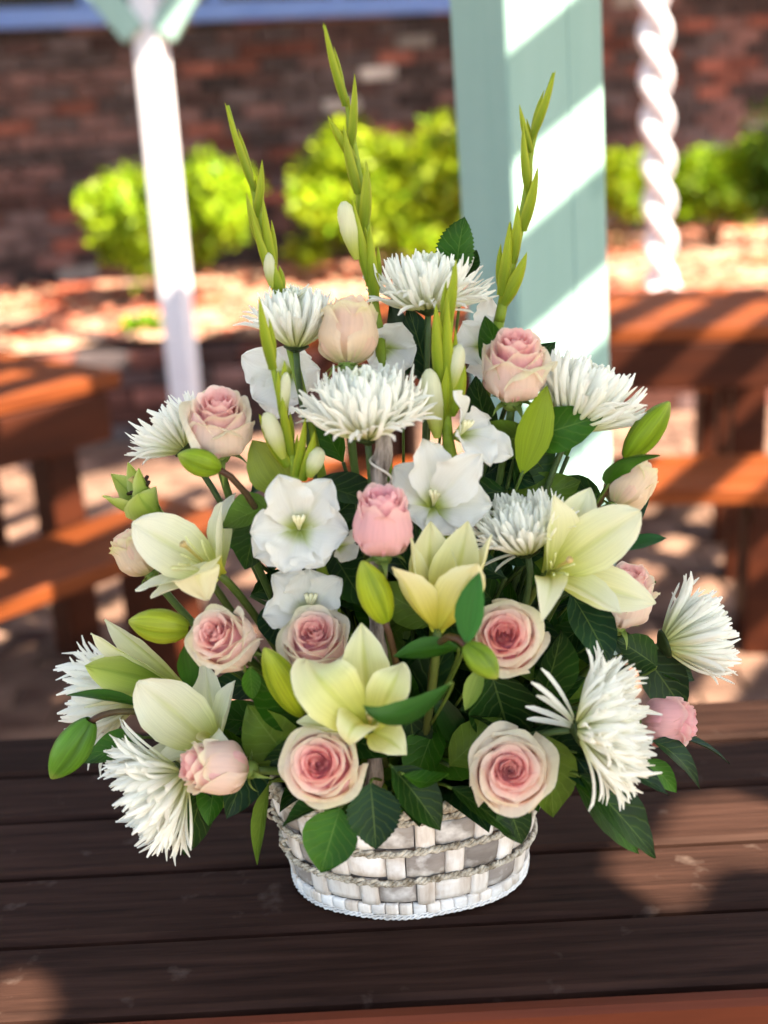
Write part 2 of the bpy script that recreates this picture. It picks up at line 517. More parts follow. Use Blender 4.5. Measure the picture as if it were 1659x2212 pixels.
M_EAVE = noise_mat('eave_paint', (.55, .53, .5), (.66, .64, .6), (3, 3, 3), .7, .05)
box('shade_eave', house, (0, YWALL, 0), M_EAVE, (0, YWALL - .85, 2.6), 16, 1.9, .12)  # unseen overhang, added and made deep to keep the brick wall shaded

# shrubs
M_SHRUB = petal_mat('shrub_leaf', .35, .5, .2, scale=(3, 3))
def shrub(cx, cy, wpx, hpx, Y, n, label, tint, seed):
    if Y > YBED + 1: Y = Y + V(cx, cy, Y).x * math.tan(WYAW)
    rs = np.random.default_rng(seed)
    c = V(cx, cy, Y); s = M_PX(c)
    rx, rz = wpx * s / 2, hpx * s / 2
    base = Vector((c.x, Y, .40))
    t = thing('leafy_shrub', label, 'shrub', base, 'shrubs along the brick wall')
    lob = [(rs.uniform(-.9, .9), rs.normal(0, .4), rs.uniform(-.95, .40) + (.35 if rs.uniform() < .25 else 0), rs.uniform(.18, .45), rs.uniform(.5, 1.15)) for _ in range(34)]
    P, F, C = [], [], []
    for i in range(n):
        l = lob[rs.integers(len(lob))] if rs.uniform() < .9 else (rs.uniform(-.3, .3), rs.normal(0, .3), rs.uniform(-.5, .0), .65, .8)
        d = rs.normal(size=3); d /= np.linalg.norm(d)
        r = l[3] * rs.uniform(.5, 1.) ** .5
        q = np.array((c.x + (l[0] + d[0] * r) * rx * .92, Y + (l[1] + d[1] * r) * rx * .6, c.z + (l[2] + d[2] * r) * rz * .95 - .03))
        q[2] = max(q[2], .42)
        a = rs.normal(size=3); a[2] += .2; a /= np.linalg.norm(a)
        nrm = d * .6 + rs.normal(size=3) * .5 + np.array((0, 0, .5)); b = np.cross(a, nrm); b /= np.linalg.norm(b) + 1e-9
        L = rs.uniform(.03, .085); W = L * .52
        o = len(P)
        P += [q, q + a * L * .45 + b * W / 2, q + a * L, q + a * L * .45 - b * W / 2]
        F.append((o, o + 1, o + 2, o + 3))
        k = rs.uniform(0, 1)
        cc = mix(lin(112, 150, 24), lin(206, 214, 56), k) * np.array(tint) * rs.uniform(.6, 1.05) * l[4]
        C += [cc] * 4
    P = np.array(P)
    f = link('foliage', mesh('foliage', P - np.array(base), F, M_SHRUB, np.array(C), np.tile([(0, 0), (1, 0), (1, 1), (0, 1)], (n, 1)), smooth=False), t)
    f['kind'] = 'stuff'
    for i in range(6):
        e = Vector((c.x + rs.normal(0, .35) * rx, Y + rs.normal(0, .3) * rx, c.z + rs.uniform(-.5, .2) * rz))
        tube('stem', t, base, M_STEM, bez([base + Vector((rs.normal(0, .03), 0, -.05)), base.lerp(e, .5) + Vector((0, 0, .05)), e], 6), [.012, .011, .01, .009, .008, .006, .004], 6, lin(90, 70, 45))
YS = YWALL - 1.0
shrub(355, 425, 350, 280, YS - .1, 5200, 'bright green shrub behind the leaning white post', (.8, 1, .8), 1)
shrub(830, 378, 420, 310, YS, 8000, 'large yellow green shrub between the white and mint posts', (.86, 1, .8), 2)
shrub(1335, 372, 150, 150, YS + .1, 2600, 'small green shrub between mint post and twisted column', (.85, 1, .8), 3)
shrub(1545, 372, 240, 170, YS + .1, 4600, 'low green shrub to the far side of the twisted column', (.75, 1, .8), 4)
shrub(1690, 320, 130, 240, YS - .2, 1800, 'dark green shrub cut off by the photo edge', (.12, .24, .2), 5)
shrub(310, 726, 70, 40, YBED + .3, 260, 'small green weed near the bed edge', (.6, 1, .5), 6)

# posts
M_WHITE = noise_mat('white_paint', (.56, .55, .60), (.68, .67, .71), (6, 6, 2), .5, .08)
M_MINT = noise_mat('mint_paint', (.21, .35, .315), (.26, .40, .365), (14, 14, 1.2), .5, .2, .001, fleck=((.15, .27, .24), 7, .60, .78))
def prism_geo(A, B, w, d, ang, bev=.004):
    A, B = Vector(A), Vector(B)
    z = (B - A).normalized()
    x = Vector((math.cos(ang), math.sin(ang), 0)); x = (x - z * x.dot(z)).normalized()
    y = z.cross(x)
    R = Matrix((x, y, z)).transposed()
    return box_geo((A + B) / 2, w, d, (B - A).length, R, bev)
def prism(name, parent, origin, mat, A, B, w, d, ang=0., bev=.004):
    p, f = prism_geo(A, B, w, d, ang, bev)
    return link(name, mesh(name, p - np.array(origin), f, mat, smooth=False), parent)
def post_axis(xa, ya, xb, yb, Y, z1):
    a, b = V(xa, ya, Y), V(xb, yb, Y)
    d = b - a
    return a + d * ((0 - a.z) / d.z), a + d * ((z1 - a.z) / d.z)
YP = YB + 1.72
A, B = post_axis(1172, 1000, 1132, 0, YP, 2.42)
mint = thing('mint_post', 'square mint green wooden post striped with slat shadows', 'post', A)
prism('shaft', mint, A, M_MINT, A, B, .143, .143, math.radians(24), .004)
_x = Vector((math.cos(math.radians(24)), math.sin(math.radians(24)), 0)); _n = Vector((_x.y, -_x.x, 0))
prism('face_board', mint, A, M_MINT, A + _n * .0705 + _x * .042 + Vector((0, 0, .1)), B + _n * .0705 + _x * .042 - Vector((0, 0, .03)), .052, .004, math.radians(24), .0015)
YL = YB + 5.05
A, B = post_axis(398, 820, 322, 60, YL, 2.45)
wp = thing('white_post', 'leaning white post with mint braces beside the green shrub', 'post', A)
prism('shaft', wp, A, M_WHITE, A, B, .104, .10, math.radians(-14), .008)
for s in (-1, 1):
    p0 = V(322 + s * 30, 75, YL - .03); p1 = p0 + Vector((s * .30, 0, .42))
    prism('brace', wp, A, M_MINT, p0, p1, .10, .08, 0, .004)
# twisted column
YT = YB + 5.95
A, B = post_axis(1428, 630, 1412, 0, YT, 2.5)
A = A + (B - A) * ((.42 - A.z) / (B.z - A.z))
tc_ = thing('twisted_column', 'white spiral twisted column beside the mint post', 'column', A)
ax = (B - A).normalized(); X_, Y_, _ = axes(ax)
P_, H_ = [], (B - A).length
geos = []
for st in range(2):
    pts = []
    for k in range(220):
        s = H_ * k / 219; a = -s / .37 * 2 * math.pi + st * math.pi
        pts.append(ax * s + (X_ * math.cos(a) + Y_ * math.sin(a)) * .041)
    g = tube_geo(pts, .035, 12)
    link('strand', mesh('strand', g[0], g[1], M_WHITE), tc_)
box('plinth', tc_, A, M_WHITE, A + Vector((0, 0, -.02)), .16, .16, .06, None, .01)

# ------------------------------------------------------------------ picnic tables
M_DECK = noise_mat('weathered_stained_wood', (.008, .0036, .0026), (.046, .0215, .0155), (6, 110, 60), .7, .6, .0015, lo=.22, hi=.82, per_object=.18, fleck=((.085, .058, .048), 34, .64, .84), spec=.06)
M_REDWOOD = noise_mat('red_stained_wood', (.022, .0048, .0020), (.055, .012, .0042), (3, 40, 40), .55, .25, .001, per_object=.15)
M_ORANGE = noise_mat('orange_stained_wood', (.075, .0155, .004), (.20, .048, .012), (3, 40, 40), .55, .25, .001, per_object=.15)
# near table
table = thing('picnic_table', 'dark brown slatted table carrying the flower basket', 'table', (0, 0, 0))
table.rotation_euler = (0, 0, -.004)
yf = G(829, 2160, TZ).y                                # front edge
gaps = [yf, G(829, 1998, TZ).y, G(829, 1852, TZ).y, G(829, 1731, TZ).y, G(829, 1632, TZ).y, G(829, 1549, TZ).y]
for i in range(5):
    g = .0028
    box('plank', table, (0, 0, 0), M_DECK, (.02 * i - .03, (gaps[i] + gaps[i + 1]) / 2, TZ - .019 + random.uniform(-.0008, .0004)), 2.3, gaps[i + 1] - gaps[i] - 2 * g, .038, Matrix.Rotation(random.uniform(-.0015, .0015), 3, 'Z'), .004)
for s in (-.75, -.05, .75):
    box('batten', table, (0, 0, 0), M_REDWOOD, (s, (gaps[0] + gaps[-1]) / 2, TZ - .064), .09, gaps[-1] - gaps[0] - .05, .05, None, .003)
box('front_rail', table, (0, 0, 0), noise_mat('red_rail', (.075, .016, .007), (.14, .030, .012), (3, 40, 40), .6, .25, .001), (0, yf - .0105, TZ - .052), 2.28, .016, .10, None, .004)
for sx in (-.8, .8):
    for sy in (gaps[0] + .06, gaps[-1] - .06):
        box('leg', table, (0, 0, 0), M_REDWOOD, (sx, sy, (TZ - .09) / 2), .085, .085, TZ - .09, None, .004)

def bench_table(label, corner, ang, length, width, mat_top, side, bench_gap=.17, bench_sides=(1, -1), nb=2):
    """corner: end of the near long edge on the ground plan; the table runs backwards along ang"""
    t = thing('picnic_table', label, 'table', (corner[0], corner[1], 0), 'picnic tables behind the basket')
    t.rotation_euler = (0, 0, ang)
    n = 6; w = width / n
    for i in range(n):
        box('plank', t, (0, 0, 0), mat_top, (side * length / 2, (i + .5) * w, .73), length, w - .008, .04, None, .004)
    for sx in (.12, length - .12):
        box('cross_beam', t, (0, 0, 0), M_REDWOOD, (side * sx, width / 2, .66), .06, width - .12, .098, None, .004)
        for y in (.16, width - .16):
            box('leg', t, (0, 0, 0), M_REDWOOD, (side * sx, y, .305), .09, .09, .61, None, .004)
    box('skirt', t, (0, 0, 0), M_REDWOOD, (side * length / 2, .008, .650), length - .1, .03, .115, None, .003)
    for bs in bench_sides:
        y0 = -bench_gap - .29 if bs > 0 else width + bench_gap
        b = link('bench', None, t)
        for i in range(nb):
            box('plank', b, (0, 0, 0), M_ORANGE, (side * length / 2, y0 + (i + .5) * .145, .43), length, .137, .04, None, .004)
        for sx in (.14, length - .14):
            box('support', b, (0, 0, 0), M_REDWOOD, (side * sx, y0 + .145, .385), .07, .27, .05, None, .003)
            box('leg', b, (0, 0, 0), M_REDWOOD, (side * sx, y0 + .145, .18), .08, .2, .36, None, .004)
    return t
c0 = G(262, 800, .75)
bench_table('orange brown picnic table with bench beside the white post', (c0.x, c0.y), math.radians(47), 1.7, .72, M_ORANGE, -1, .10)
c0 = G(1750, 700, .75)
bench_table('dark red brown picnic table with bench beyond the mint post', (c0.x, c0.y), math.radians(-9), 1.3, .62, M_ORANGE, -1, .12)

# ------------------------------------------------------------------ pergola roof (above the frame): slats, and leaf cover added to shade bouquet and table
ZR = 2.44
M_SLAT = noise_mat('pergola_paint', (.55, .60, .58), (.66, .70, .68), (2, 20, 20), .6, .1)
e_ = Vector((math.cos(math.radians(24)), math.sin(math.radians(24)), 0))
u_ = e_ + Vector((0, 0, .62))
tdir = SUN - u_ * (SUN.z / u_.z); tdir.z = 0; tdir.normalize()
nd = Vector((-tdir.y, tdir.x, 0))
if nd.x < 0: nd = -nd
perg = thing('pergola', 'open slatted pergola roof overhead with added leaf cover shading the bouquet', 'pergola', (0, 0, ZR))
ang_ = math.atan2(tdir.y, tdir.x)
q = .205
hitp = V(1180, 380, YP - .07); hitp = hitp + SUN * ((ZR - hitp.z) / SUN.z)      # this point of the mint post stays sunlit
off = hitp.dot(nd) + q / 2
vc = Vector((0, 0, 1.02)); vc = vc + SUN * ((ZR - vc.z) / SUN.z)
def slat(c, s0, s1):
    if s1 - s0 < .1: return
    o = link('slat', mesh('slat', *box_geo(((s0 + s1) / 2, 0, 0), s1 - s0, .098, .03, None, .003), M_SLAT, smooth=False), perg, (c.x, c.y, 0))
    o.rotation_euler = (0, 0, ang_)
if tdir.y < 0: tdir = -tdir; ang_ = math.atan2(tdir.y, tdir.x)
for i in range(-16, 22):
    c = nd * (off + i * q)
    s0, s1 = (-.42 - c.y) / tdir.y, (2.15 - c.y) / tdir.y
    ins = [s for s in np.linspace(s0, s1, 400) if ((c.x + tdir.x * s - vc.x) / 1.1) ** 2 + ((c.y + tdir.y * s - vc.y + .08) / .6) ** 2 < 1]
    if ins:
        slat(c, s0, ins[0]); slat(c, ins[-1], s1)
    else:
        slat(c, s0, s1)
for zz, wd in ((.22, .62), (1.75, .30)):                # unseen boards added to throw shade on the white post
    pq = V(390 if zz < 1 else 352, 600, YL); pq.z = zz; pq = pq + SUN * ((ZR - zz) / SUN.z)
    o = link('shade_board', mesh('shade_board', *box_geo((0, 0, 0), 1.3, wd, .03, None, .003), M_SLAT, smooth=False), perg, (pq.x + (.12 if zz > 1 else 0), pq.y, .04))
    o.rotation_euler = (0, 0, math.radians(35 if zz < 1 else 62))
for s in (-1.6, 1.2, 2.6):
    o = link('beam', mesh('beam', *box_geo((0, 0, 0), 7.5, .08, .14, None, .004), M_MINT, smooth=False), perg, tuple(tdir * s + nd * .6 + Vector((0, 0, .085))))
    o.rotation_euler = (0, 0, ang_ + math.pi / 2)
spots = [(1580, 1788, .036), (1640, 1802, .018), (1385, 1868, .013), (1505, 1545, .035), (1640, 1545, .02), (20, 2168, .016), (1455, 1915, .012)]  # wanted sun spots on the table, let through by gaps in the leaves
holes = []
for x, y, r in spots:
    p = G(x, y, TZ); p = p + SUN * ((ZR + .06 - p.z) / SUN.z)
    holes.append((p.x, p.y, r * 1.25))
P_, F_ = [], []
vrs = np.random.default_rng(5)
for i in range(38000):
    a, r = vrs.uniform(0, 6.283), vrs.uniform(0, 1) ** .5
    x, y = vc.x + math.cos(a) * r * 1.15, vc.y - .08 + math.sin(a) * r * .66
    if i > 14999:                                    # extra leaves where they block the sun's path to the bouquet
        w_ = vrs.uniform(0, 1); yy = 560 + 1150 * w_; hw_ = 250 + 430 * w_ ** .8
        p = V(860 + vrs.uniform(-1, 1) * hw_, yy, vrs.uniform(-.12, .07)); p = p + SUN * ((ZR + .06 - p.z) / SUN.z)
        x, y = p.x + vrs.normal(0, .012), p.y + vrs.normal(0, .012)
    if i > 20999:
        p = G(vrs.uniform(-150, 1850), vrs.uniform(1540, 2260), TZ); p = p + SUN * ((ZR + .06 - p.z) / SUN.z)
        x, y = p.x, p.y
    if i > 29999:
        p = G(vrs.uniform(1150, 1950), vrs.uniform(1470, 2050), TZ); p = p + SUN * ((ZR + .06 - p.z) / SUN.z)
        x, y = p.x, p.y
    z = .03 + vrs.uniform(0, .12)
    xp, yp = x + SUN.x / SUN.z * (.06 - z), y + SUN.y / SUN.z * (.06 - z)     # along the sun's ray to the plane of the holes
    if any((xp - h[0]) ** 2 + (yp - h[1]) ** 2 < (h[2] + .030) ** 2 for h in holes): continue
    # keep the straight sun path of every hole open at this leaf's height
    s = .05 * 1.0
    th = vrs.uniform(0, 6.283); d1 = np.array((math.cos(th), math.sin(th), vrs.uniform(-.3, .3))); d2 = np.array((-math.sin(th), math.cos(th), vrs.uniform(-.3, .3)))
    q0 = np.array((x, y, z)); o = len(P_)
    P_ += [q0 - d1 * s * .5, q0 + d2 * s * .35, q0 + d1 * s * .5, q0 - d2 * s * .35]
    F_.append((o, o + 1, o + 2, o + 3))
vine = link('shade_leaves', mesh('shade_leaves', P_, F_, M_SHRUB, np.tile(lin(92, 130, 50), (len(P_), 1)), np.tile([(0, 0), (1, 0), (1, 1), (0, 1)], (len(F_), 1)), smooth=False), perg)  # added leaf cover, shaped to block the sun except at the spots
vine['kind'] = 'stuff'

#@@FLOWERS
# ------------------------------------------------------------------ basket
M_SPLINT = noise_mat('whitewashed_splint', (.46, .36, .28), (.82, .76, .70), (90, 90, 10), .75, .5, .001, per_object=.1, lo=.25, hi=.6, fleck=((.86, .84, .82), 40, .52, .66))
M_GREY = noise_mat('grey_brown_splint', (.22, .185, .165), (.38, .34, .31), (20, 20, 60), .7, .5, .001, per_object=.2, fleck=((.74, .71, .68), 45, .51, .68))
M_ROPE = noise_mat('seagrass_rope', (.20, .16, .11), (.66, .60, .50), (160, 160, 160), .85, .5, .001, lo=.35, hi=.62)
M_WASH = noise_mat('whitewashed_wicker', (.55, .50, .46), (.82, .80, .78), (30, 30, 60), .7, .35, .001, lo=.3, hi=.55)
M_FOAM = noise_mat('wet_moss', (.01, .016, .006), (.03, .045, .015), (60, 60, 60), .9, .6, .003)
BC = Vector((0.001, .012, TZ + .001))
BH = .102
def ell(z, grow=0.):
    f = sm(0, 1, z / BH) * .6 + .4 * z / BH
    return .0945 + .0125 * f + grow, .064 + .012 * f + grow
def bpt(a, z, grow=0.):
    A_, B_ = ell(z, grow)
    return np.array((A_ * math.cos(a), B_ * math.sin(a), z))
basket = thing('wicker_basket', 'oval whitewashed wicker basket holding the flowers on the table', 'basket', BC)
# body of revolution inside the weave
P_, nsB = [], 64
for z in np.linspace(.004, BH - .006, 8):
    for k in range(nsB):
        P_.append(bpt(2 * math.pi * k / nsB, z, -.0045))
link('liner', mesh('liner', P_, grid_faces(nsB, 8, True) + [tuple(range(nsB - 1, -1, -1))], M_GREY), basket)
P_ = [bpt(2 * math.pi * k / nsB, BH - .022, -.006) for k in range(nsB)]
link('flower_foam', mesh('flower_foam', P_, [tuple(range(nsB))], M_FOAM), basket)
# equal arc columns
NCOL = 24
ts = np.linspace(0, 2 * math.pi, 2001)
pp = np.array([bpt(t, BH / 2) for t in ts]); arc = np.concatenate([[0], np.cumsum(np.linalg.norm(np.diff(pp, axis=0), axis=1))])
def ang_at(f): return float(np.interp((f % 1.) * arc[-1], arc, ts)) + 2 * math.pi * math.floor(f)
def panel_geo(f0, f1, z0, z1, base, bulge, wob):
    nu, nv = 7, 5
    P = []
    for j in range(nv):
        for i in range(nu):
            s, t = i / (nu - 1), j / (nv - 1)
            a = ang_at(f0 + (f1 - f0) * s); z = z0 + (z1 - z0) * t
            P.append(bpt(a, z, base + bulge * math.sin(math.pi * s) ** .7 + wob * math.sin(math.pi * t)))
    F = grid_faces(nu, nv)
    # rims turned inwards give the splint its thickness
    n = len(P)
    ring = [i for i in range(nu)] + [j * nu + nu - 1 for j in range(1, nv)] + [(nv - 1) * nu + i for i in range(nu - 2, -1, -1)] + [j * nu for j in range(nv - 2, 0, -1)]
    for i in ring:
        q = np.array(P[i]); c = np.array((0, 0, q[2])); P.append(q + (c - q) * (.0035 / np.linalg.norm(q[:2])))
    for k in range(len(ring)):
        a, b = ring[k], ring[(k + 1) % len(ring)]
        F.append((b, a, n + k, n + (k + 1) % len(ring)))
    return np.array(P), F
rows = [(.016, .034), (.041, .062), (.069, .090)]
for r, (z0, z1) in enumerate(rows):
    for k in range(NCOL):
        over = (k + r) % 2 == 0
        f0 = (k - (.16 if not over else -.18)) / NCOL; f1 = (k + 1 + (.16 if not over else -.18)) / NCOL
        j0 = random.uniform(-.0008, .0008)
        if over:      # upright stake passes outside
            link('stake', mesh('stake', *panel_geo(f0 + .0006, f1 - .0006, z0 - .003, z1 + .003, .0002 + j0 * .3, .0007, .0008), M_SPLINT), basket)
        else:
            link('splint', mesh('splint', *panel_geo(f0 + .0006, f1 - .0006, z0 + j0, z1 + j0, -.0010, .0016, .0005), M_GREY if random.random() < .72 else M_SPLINT), basket)
def rope_ring(name, z, rr, mat, grow, turns, strands=2, wob=.0008):
    P, F = [], []
    n = 420
    for s in range(strands):
        pts = []
        for i in range(n):
            f = i / n
            a = ang_at(f); tw = f * turns * 2 * math.pi + s * 2 * math.pi / strands
            p = bpt(a, z + rr * .8 * math.sin(tw) + wob * math.sin(f * 40 + s) + wob * math.sin(f * 17), grow + rr * .8 * math.cos(tw))
            pts.append(p)
        p, f_, _, _ = tube_geo(pts + [pts[0]], rr, 5)
        P.append((p, f_[:-2]))
    link(name, mesh(name, *join(P), mat), basket)
for z in (.0375, .0655, .0935):
    rope_ring('rope_row', z, .0016, M_ROPE, .0026, 52, 3, .0012)
rope_ring('rim_rope', BH - .001, .0027, M_ROPE, .001, 40, 3, .0015)
for k in range(NCOL * 2):
    link('base_splint', mesh('base_splint', *panel_geo((k + .04) / NCOL / 2, (k + .96) / NCOL / 2, .0045, .0135, .0002 + random.uniform(0, .0006), .0006, .0006), M_SPLINT if k % 3 else M_WASH), basket)
for z, g, r_ in ((.0016, -.0002, .0010), (.0046, .0008, .0006)):
    rope_ring('base_row', z, r_, M_WASH, g, 54, 2, .0007)
# loops of frayed rope at the ends
for sgn in (-1,):
    for k in range(3):
        a = (math.pi if sgn < 0 else 0) + random.uniform(-.5, .3) * sgn
        c = bpt(a, .05 + .018 * k, .003)
        tube('rope_loop', basket, (0, 0, 0), M_ROPE, [c + np.array((sgn * .006 * math.sin(t), -.004 * math.cos(t), .007 * math.cos(t))) for t in np.linspace(0, 5.2, 10)], .0014, 5)

ORIG = BC + Vector((0, 0, BH - .03))            # where stems meet
def stem_to(parent, origin, base, axis, rad=.0028, color=lin(70, 92, 38), color2=None, bow=.05):
    end = ORIG + Vector((max(-.07, min(.07, (base.x) * .35)), max(-.03, min(.035, base.y * .4)), 0))
    L = (base - end).length
    pts = bez([base + axis * .002, base - axis * min(.05, L * .35), end + (base - end) * .25 + Vector((0, .02, .02)), end], 12)
    tube('stem', parent, origin, M_STEM, pts, [rad] * 13, 7, color, color2)

# ------------------------------------------------------------------ roses
PAL = {
    'pink': (lin(255, 152, 164), lin(255, 196, 200), lin(255, 224, 218), lin(252, 244, 222), lin(232, 236, 176)),
    'soft': (lin(255, 170, 176), lin(255, 210, 208), lin(255, 232, 224), lin(252, 244, 224), lin(232, 236, 178)),
    'pale': (lin(255, 218, 212), lin(255, 238, 230), lin(254, 246, 232), lin(250, 246, 218), lin(222, 230, 150)),
    'peach': (lin(255, 206, 190), lin(254, 222, 204), lin(252, 226, 202), lin(252, 240, 210), lin(216, 222, 116)),
    'bud': (lin(255, 182, 192), lin(255, 198, 206), lin(255, 204, 208), lin(255, 220, 216), lin(236, 216, 180)),
}
def rose(label, cx, cy, Y, wpx, hpx, axis, opn=1.0, pal='pink', seed=0, N=32, spin=0., stem=True, sep=True):
    """cx, cy: middle of the bloom; wpx: full width, hpx: length along the axis; axis = (right, up, towards)"""
    rs = np.random.default_rng(seed + 100)
    c = V(cx, cy, Y); s = M_PX(c)
    R, H = wpx * s / 2, hpx * s
    A_ = dirv(c, *axis)
    base = c - A_ * H * .52
    X, Y_, Z = axes(A_, UP)
    Mx = np.array((X, Y_, Z)).T
    t = thing('rose', label, 'rose', base, 'pink and cream roses')
    deep, midc, body, cream, green = PAL[pal]
    for i in range(N):
        f = i / (N - 1)
        outer = f > .72
        nu, nv = (17, 13)
        u = np.linspace(-1, 1, nu); v = np.linspace(0 if f > .5 else .58, 1, nv)
        vv, uu = np.meshgrid(v, u, indexing='ij')
        hw = 1.55 - .45 * f + rs.uniform(-.12, .12)
        if f < .12: hw = 2.2
        phi = spin + i * 2.39996 + rs.uniform(-.18, .18)
        rim = .055 + .80 * f ** 1.02 * (.80 + .25 * opn)
        if outer: rim *= 1 + .10 * opn * (f - .72) / .28
        belly = min(1.0, .20 + .82 * f ** .55)
        ztop = 1 - .09 * (1 - f) ** 1.6 - (.16 * opn + .06) * max(0, f - .55) / .45 + rs.uniform(-.018, .018)
        shape = 1 - (.12 + .26 * f) * np.abs(uu) ** 3.2
        z = ztop * shape * vv
        k = np.sin(np.clip(vv / .52, 0, 1) * math.pi / 2) ** .62
        r = belly * k
        tt = sm(.45, .92, vv)
        r = r * (1 - tt) + rim * tt
        lean = float(1 - sm(.55, .85, f))             # the inner petals lean outwards like stacked shells
        r = r * (1 - lean) + lean * rim * (.50 + .50 * sm(.40, 1.0, vv))
        spiral = (.030 + .05 * f) * uu * (1 if rs.uniform() < .8 else -1)
        r = np.maximum(r * (1 + .4 * spiral) + spiral * .8 * tt, .012)
        cu = (.10 if f < .3 else .10 + (f - .3) / .7) * opn * rs.uniform(.55, 1.3)
        e = np.clip((vv - .80) / .20, 0, 1) ** 2
        r = r + cu * .20 * e * (1 + .25 * np.sin(uu * 3 + rs.uniform(0, 6)))
        z = z - cu * .11 * e * (1 + .5 * np.sin(uu * 2 + rs.uniform(0, 6)))
        # soft pointed middle and small waves on the rim
        z = z + e * (.035 * f * np.exp(-(uu / .22) ** 2) + (.008 + .026 * f) * np.sin(uu * rs.uniform(6, 10) + rs.uniform(0, 6)))
        r = r + e * (.004 + .034 * f) * np.sin(uu * rs.uniform(5, 9) + rs.uniform(0, 6))
        an = phi + uu * hw * (1 - .0 * vv)
        P = np.stack([np.cos(an) * r * R, np.sin(an) * r * R, z * H], -1).reshape(-1, 3) @ Mx.T
        # pigment: deep pink heart, paler rims, cream to green outer petals
        cc = mix(deep, midc, sm(.25, .75, np.full_like(vv, f)))
        cc = mix(cc, body if f < .9 else mix(body, cream, .6), sm(.65, .97, f) * np.ones_like(vv))
        cc = mix(cc, cream, np.clip(sm(.72, 1.0, vv) * (.45 + .5 * sm(.35, .9, f)), 0, 1))
        gz = rs.uniform(.05, .6) * sm(.6, .9, f) * (1 if pal != 'bud' else .3)
        cc = mix(cc, green, gz * sm(.80, 1.0, vv) * (.4 + .6 * np.exp(-(uu / .5) ** 2)))
        cc = mix(cc, green * .9, (.55 * sm(.6, 1, f)) * (1 - sm(.02, .30, vv)))
        link('petal', mesh('petal', P, grid_faces(nu, nv), M_ROSE, cc.reshape(-1, 3), np.stack([uu * .5 + .5, vv], -1).reshape(-1, 2)), t)
    P_ = [Mx @ np.array((0, 0, H * .80))]  # filler dome added under the petals to bounce light into the dark core
    for j, (rr, zz) in enumerate(((.06, .80), (.30, .74), (.55, .66), (.74, .52))):
        P_ += [Mx @ np.array((math.cos(k * .3927) * rr * R, math.sin(k * .3927) * rr * R, zz * H)) for k in range(16)]
    F_ = [(0, 1 + k, 1 + (k + 1) % 16) for k in range(16)] + [tuple(1 + i for i in q) for q in grid_faces(16, 4, True)]
    link('heart', mesh('heart', P_, F_, M_ROSE, np.tile(mix(deep, midc, .4), (len(P_), 1)), np.zeros((len(P_), 2))), t)
    # hip, sepals and stem
    P_ = []
    for j in range(6):
        a = j / 5
        rr = R * (.20 + .16 * math.sin(a * math.pi * .8)) if j else R * .10
        for k in range(10):
            P_.append(Mx @ np.array((math.cos(k * .6283) * rr, math.sin(k * .6283) * rr, H * (-.16 + .19 * a))))
    link('hip', mesh('hip', P_, grid_faces(10, 6, True), M_STEM, np.tile(lin(108, 130, 60), (60, 1)), np.zeros((60, 2))), t)
    if sep:
        for k in range(5):
            a = k * 1.2566 + rs.uniform(-.2, .2)
            rad = X * math.cos(a) + Y_ * math.sin(a)
            b0 = base + rad * R * .25 - A_ * H * .03
            dr = rs.uniform(-.75, .15)
            tip = b0 + rad * R * rs.uniform(.45, .75) + A_ * R * dr
            blade('sepal', t, base, M_LILYLEAF, [b0, b0 + rad * R * .42 + A_ * R * .05, tip], R * .30, A_, 'sepal', .3, nu=5, nv=9, seed=seed * 9 + k,
                  col=lambda u, v, r_: mix(lin(96, 122, 52), lin(140, 160, 80), v))
    if stem:
        stem_to(t, base, base - A_ * H * .12, A_, .0030, lin(78, 100, 46))
    return t

# ------------------------------------------------------------------ chrysanthemums
def strap_mesh(bend, width, tipup, seed):
    n = 9
    z = np.linspace(0, 1, n)
    pts = [(0, 0, 0), (-.02 + bend * .1, 0, .5), (-bend, 0, 1)]
    rs = np.random.default_rng(seed)
    pts = [(0, 0, 0), (bend * .35, rs.uniform(-.03, .03), .38), (bend * .1, rs.uniform(-.05, .05), .75), (-bend - tipup, rs.uniform(-.07, .07), .98)]
    col = lambda u, v, r_: mix(lin(216, 221, 126), lin(252, 252, 242), sm(-.05, .62 if width < .1 else 1.2, v))
    p, f, c, uv = blade_geo(pts, width * 1.18, (-1, 0, 0), 'strap', .85, nu=5, nv=n, seed=seed, col=col)
    return mesh('ray_petal', p, f, M_MUM, c, uv)
STRAPS = {'in': [strap_mesh(.22, .12, .10, 1), strap_mesh(.30, .11, .16, 2), strap_mesh(.16, .125, .05, 3)],
          'mid': [strap_mesh(.10, .082, .10, 4), strap_mesh(.16, .076, .06, 5), strap_mesh(.06, .088, .14, 6), strap_mesh(.12, .08, -.04, 7)],
          'out': [strap_mesh(.04, .066, .02, 8), strap_mesh(.10, .07, .05, 9), strap_mesh(-.02, .062, -.04, 10), strap_mesh(.07, .074, .10, 11), strap_mesh(.16, .064, .22, 12), strap_mesh(-.06, .066, -.12, 13)]}
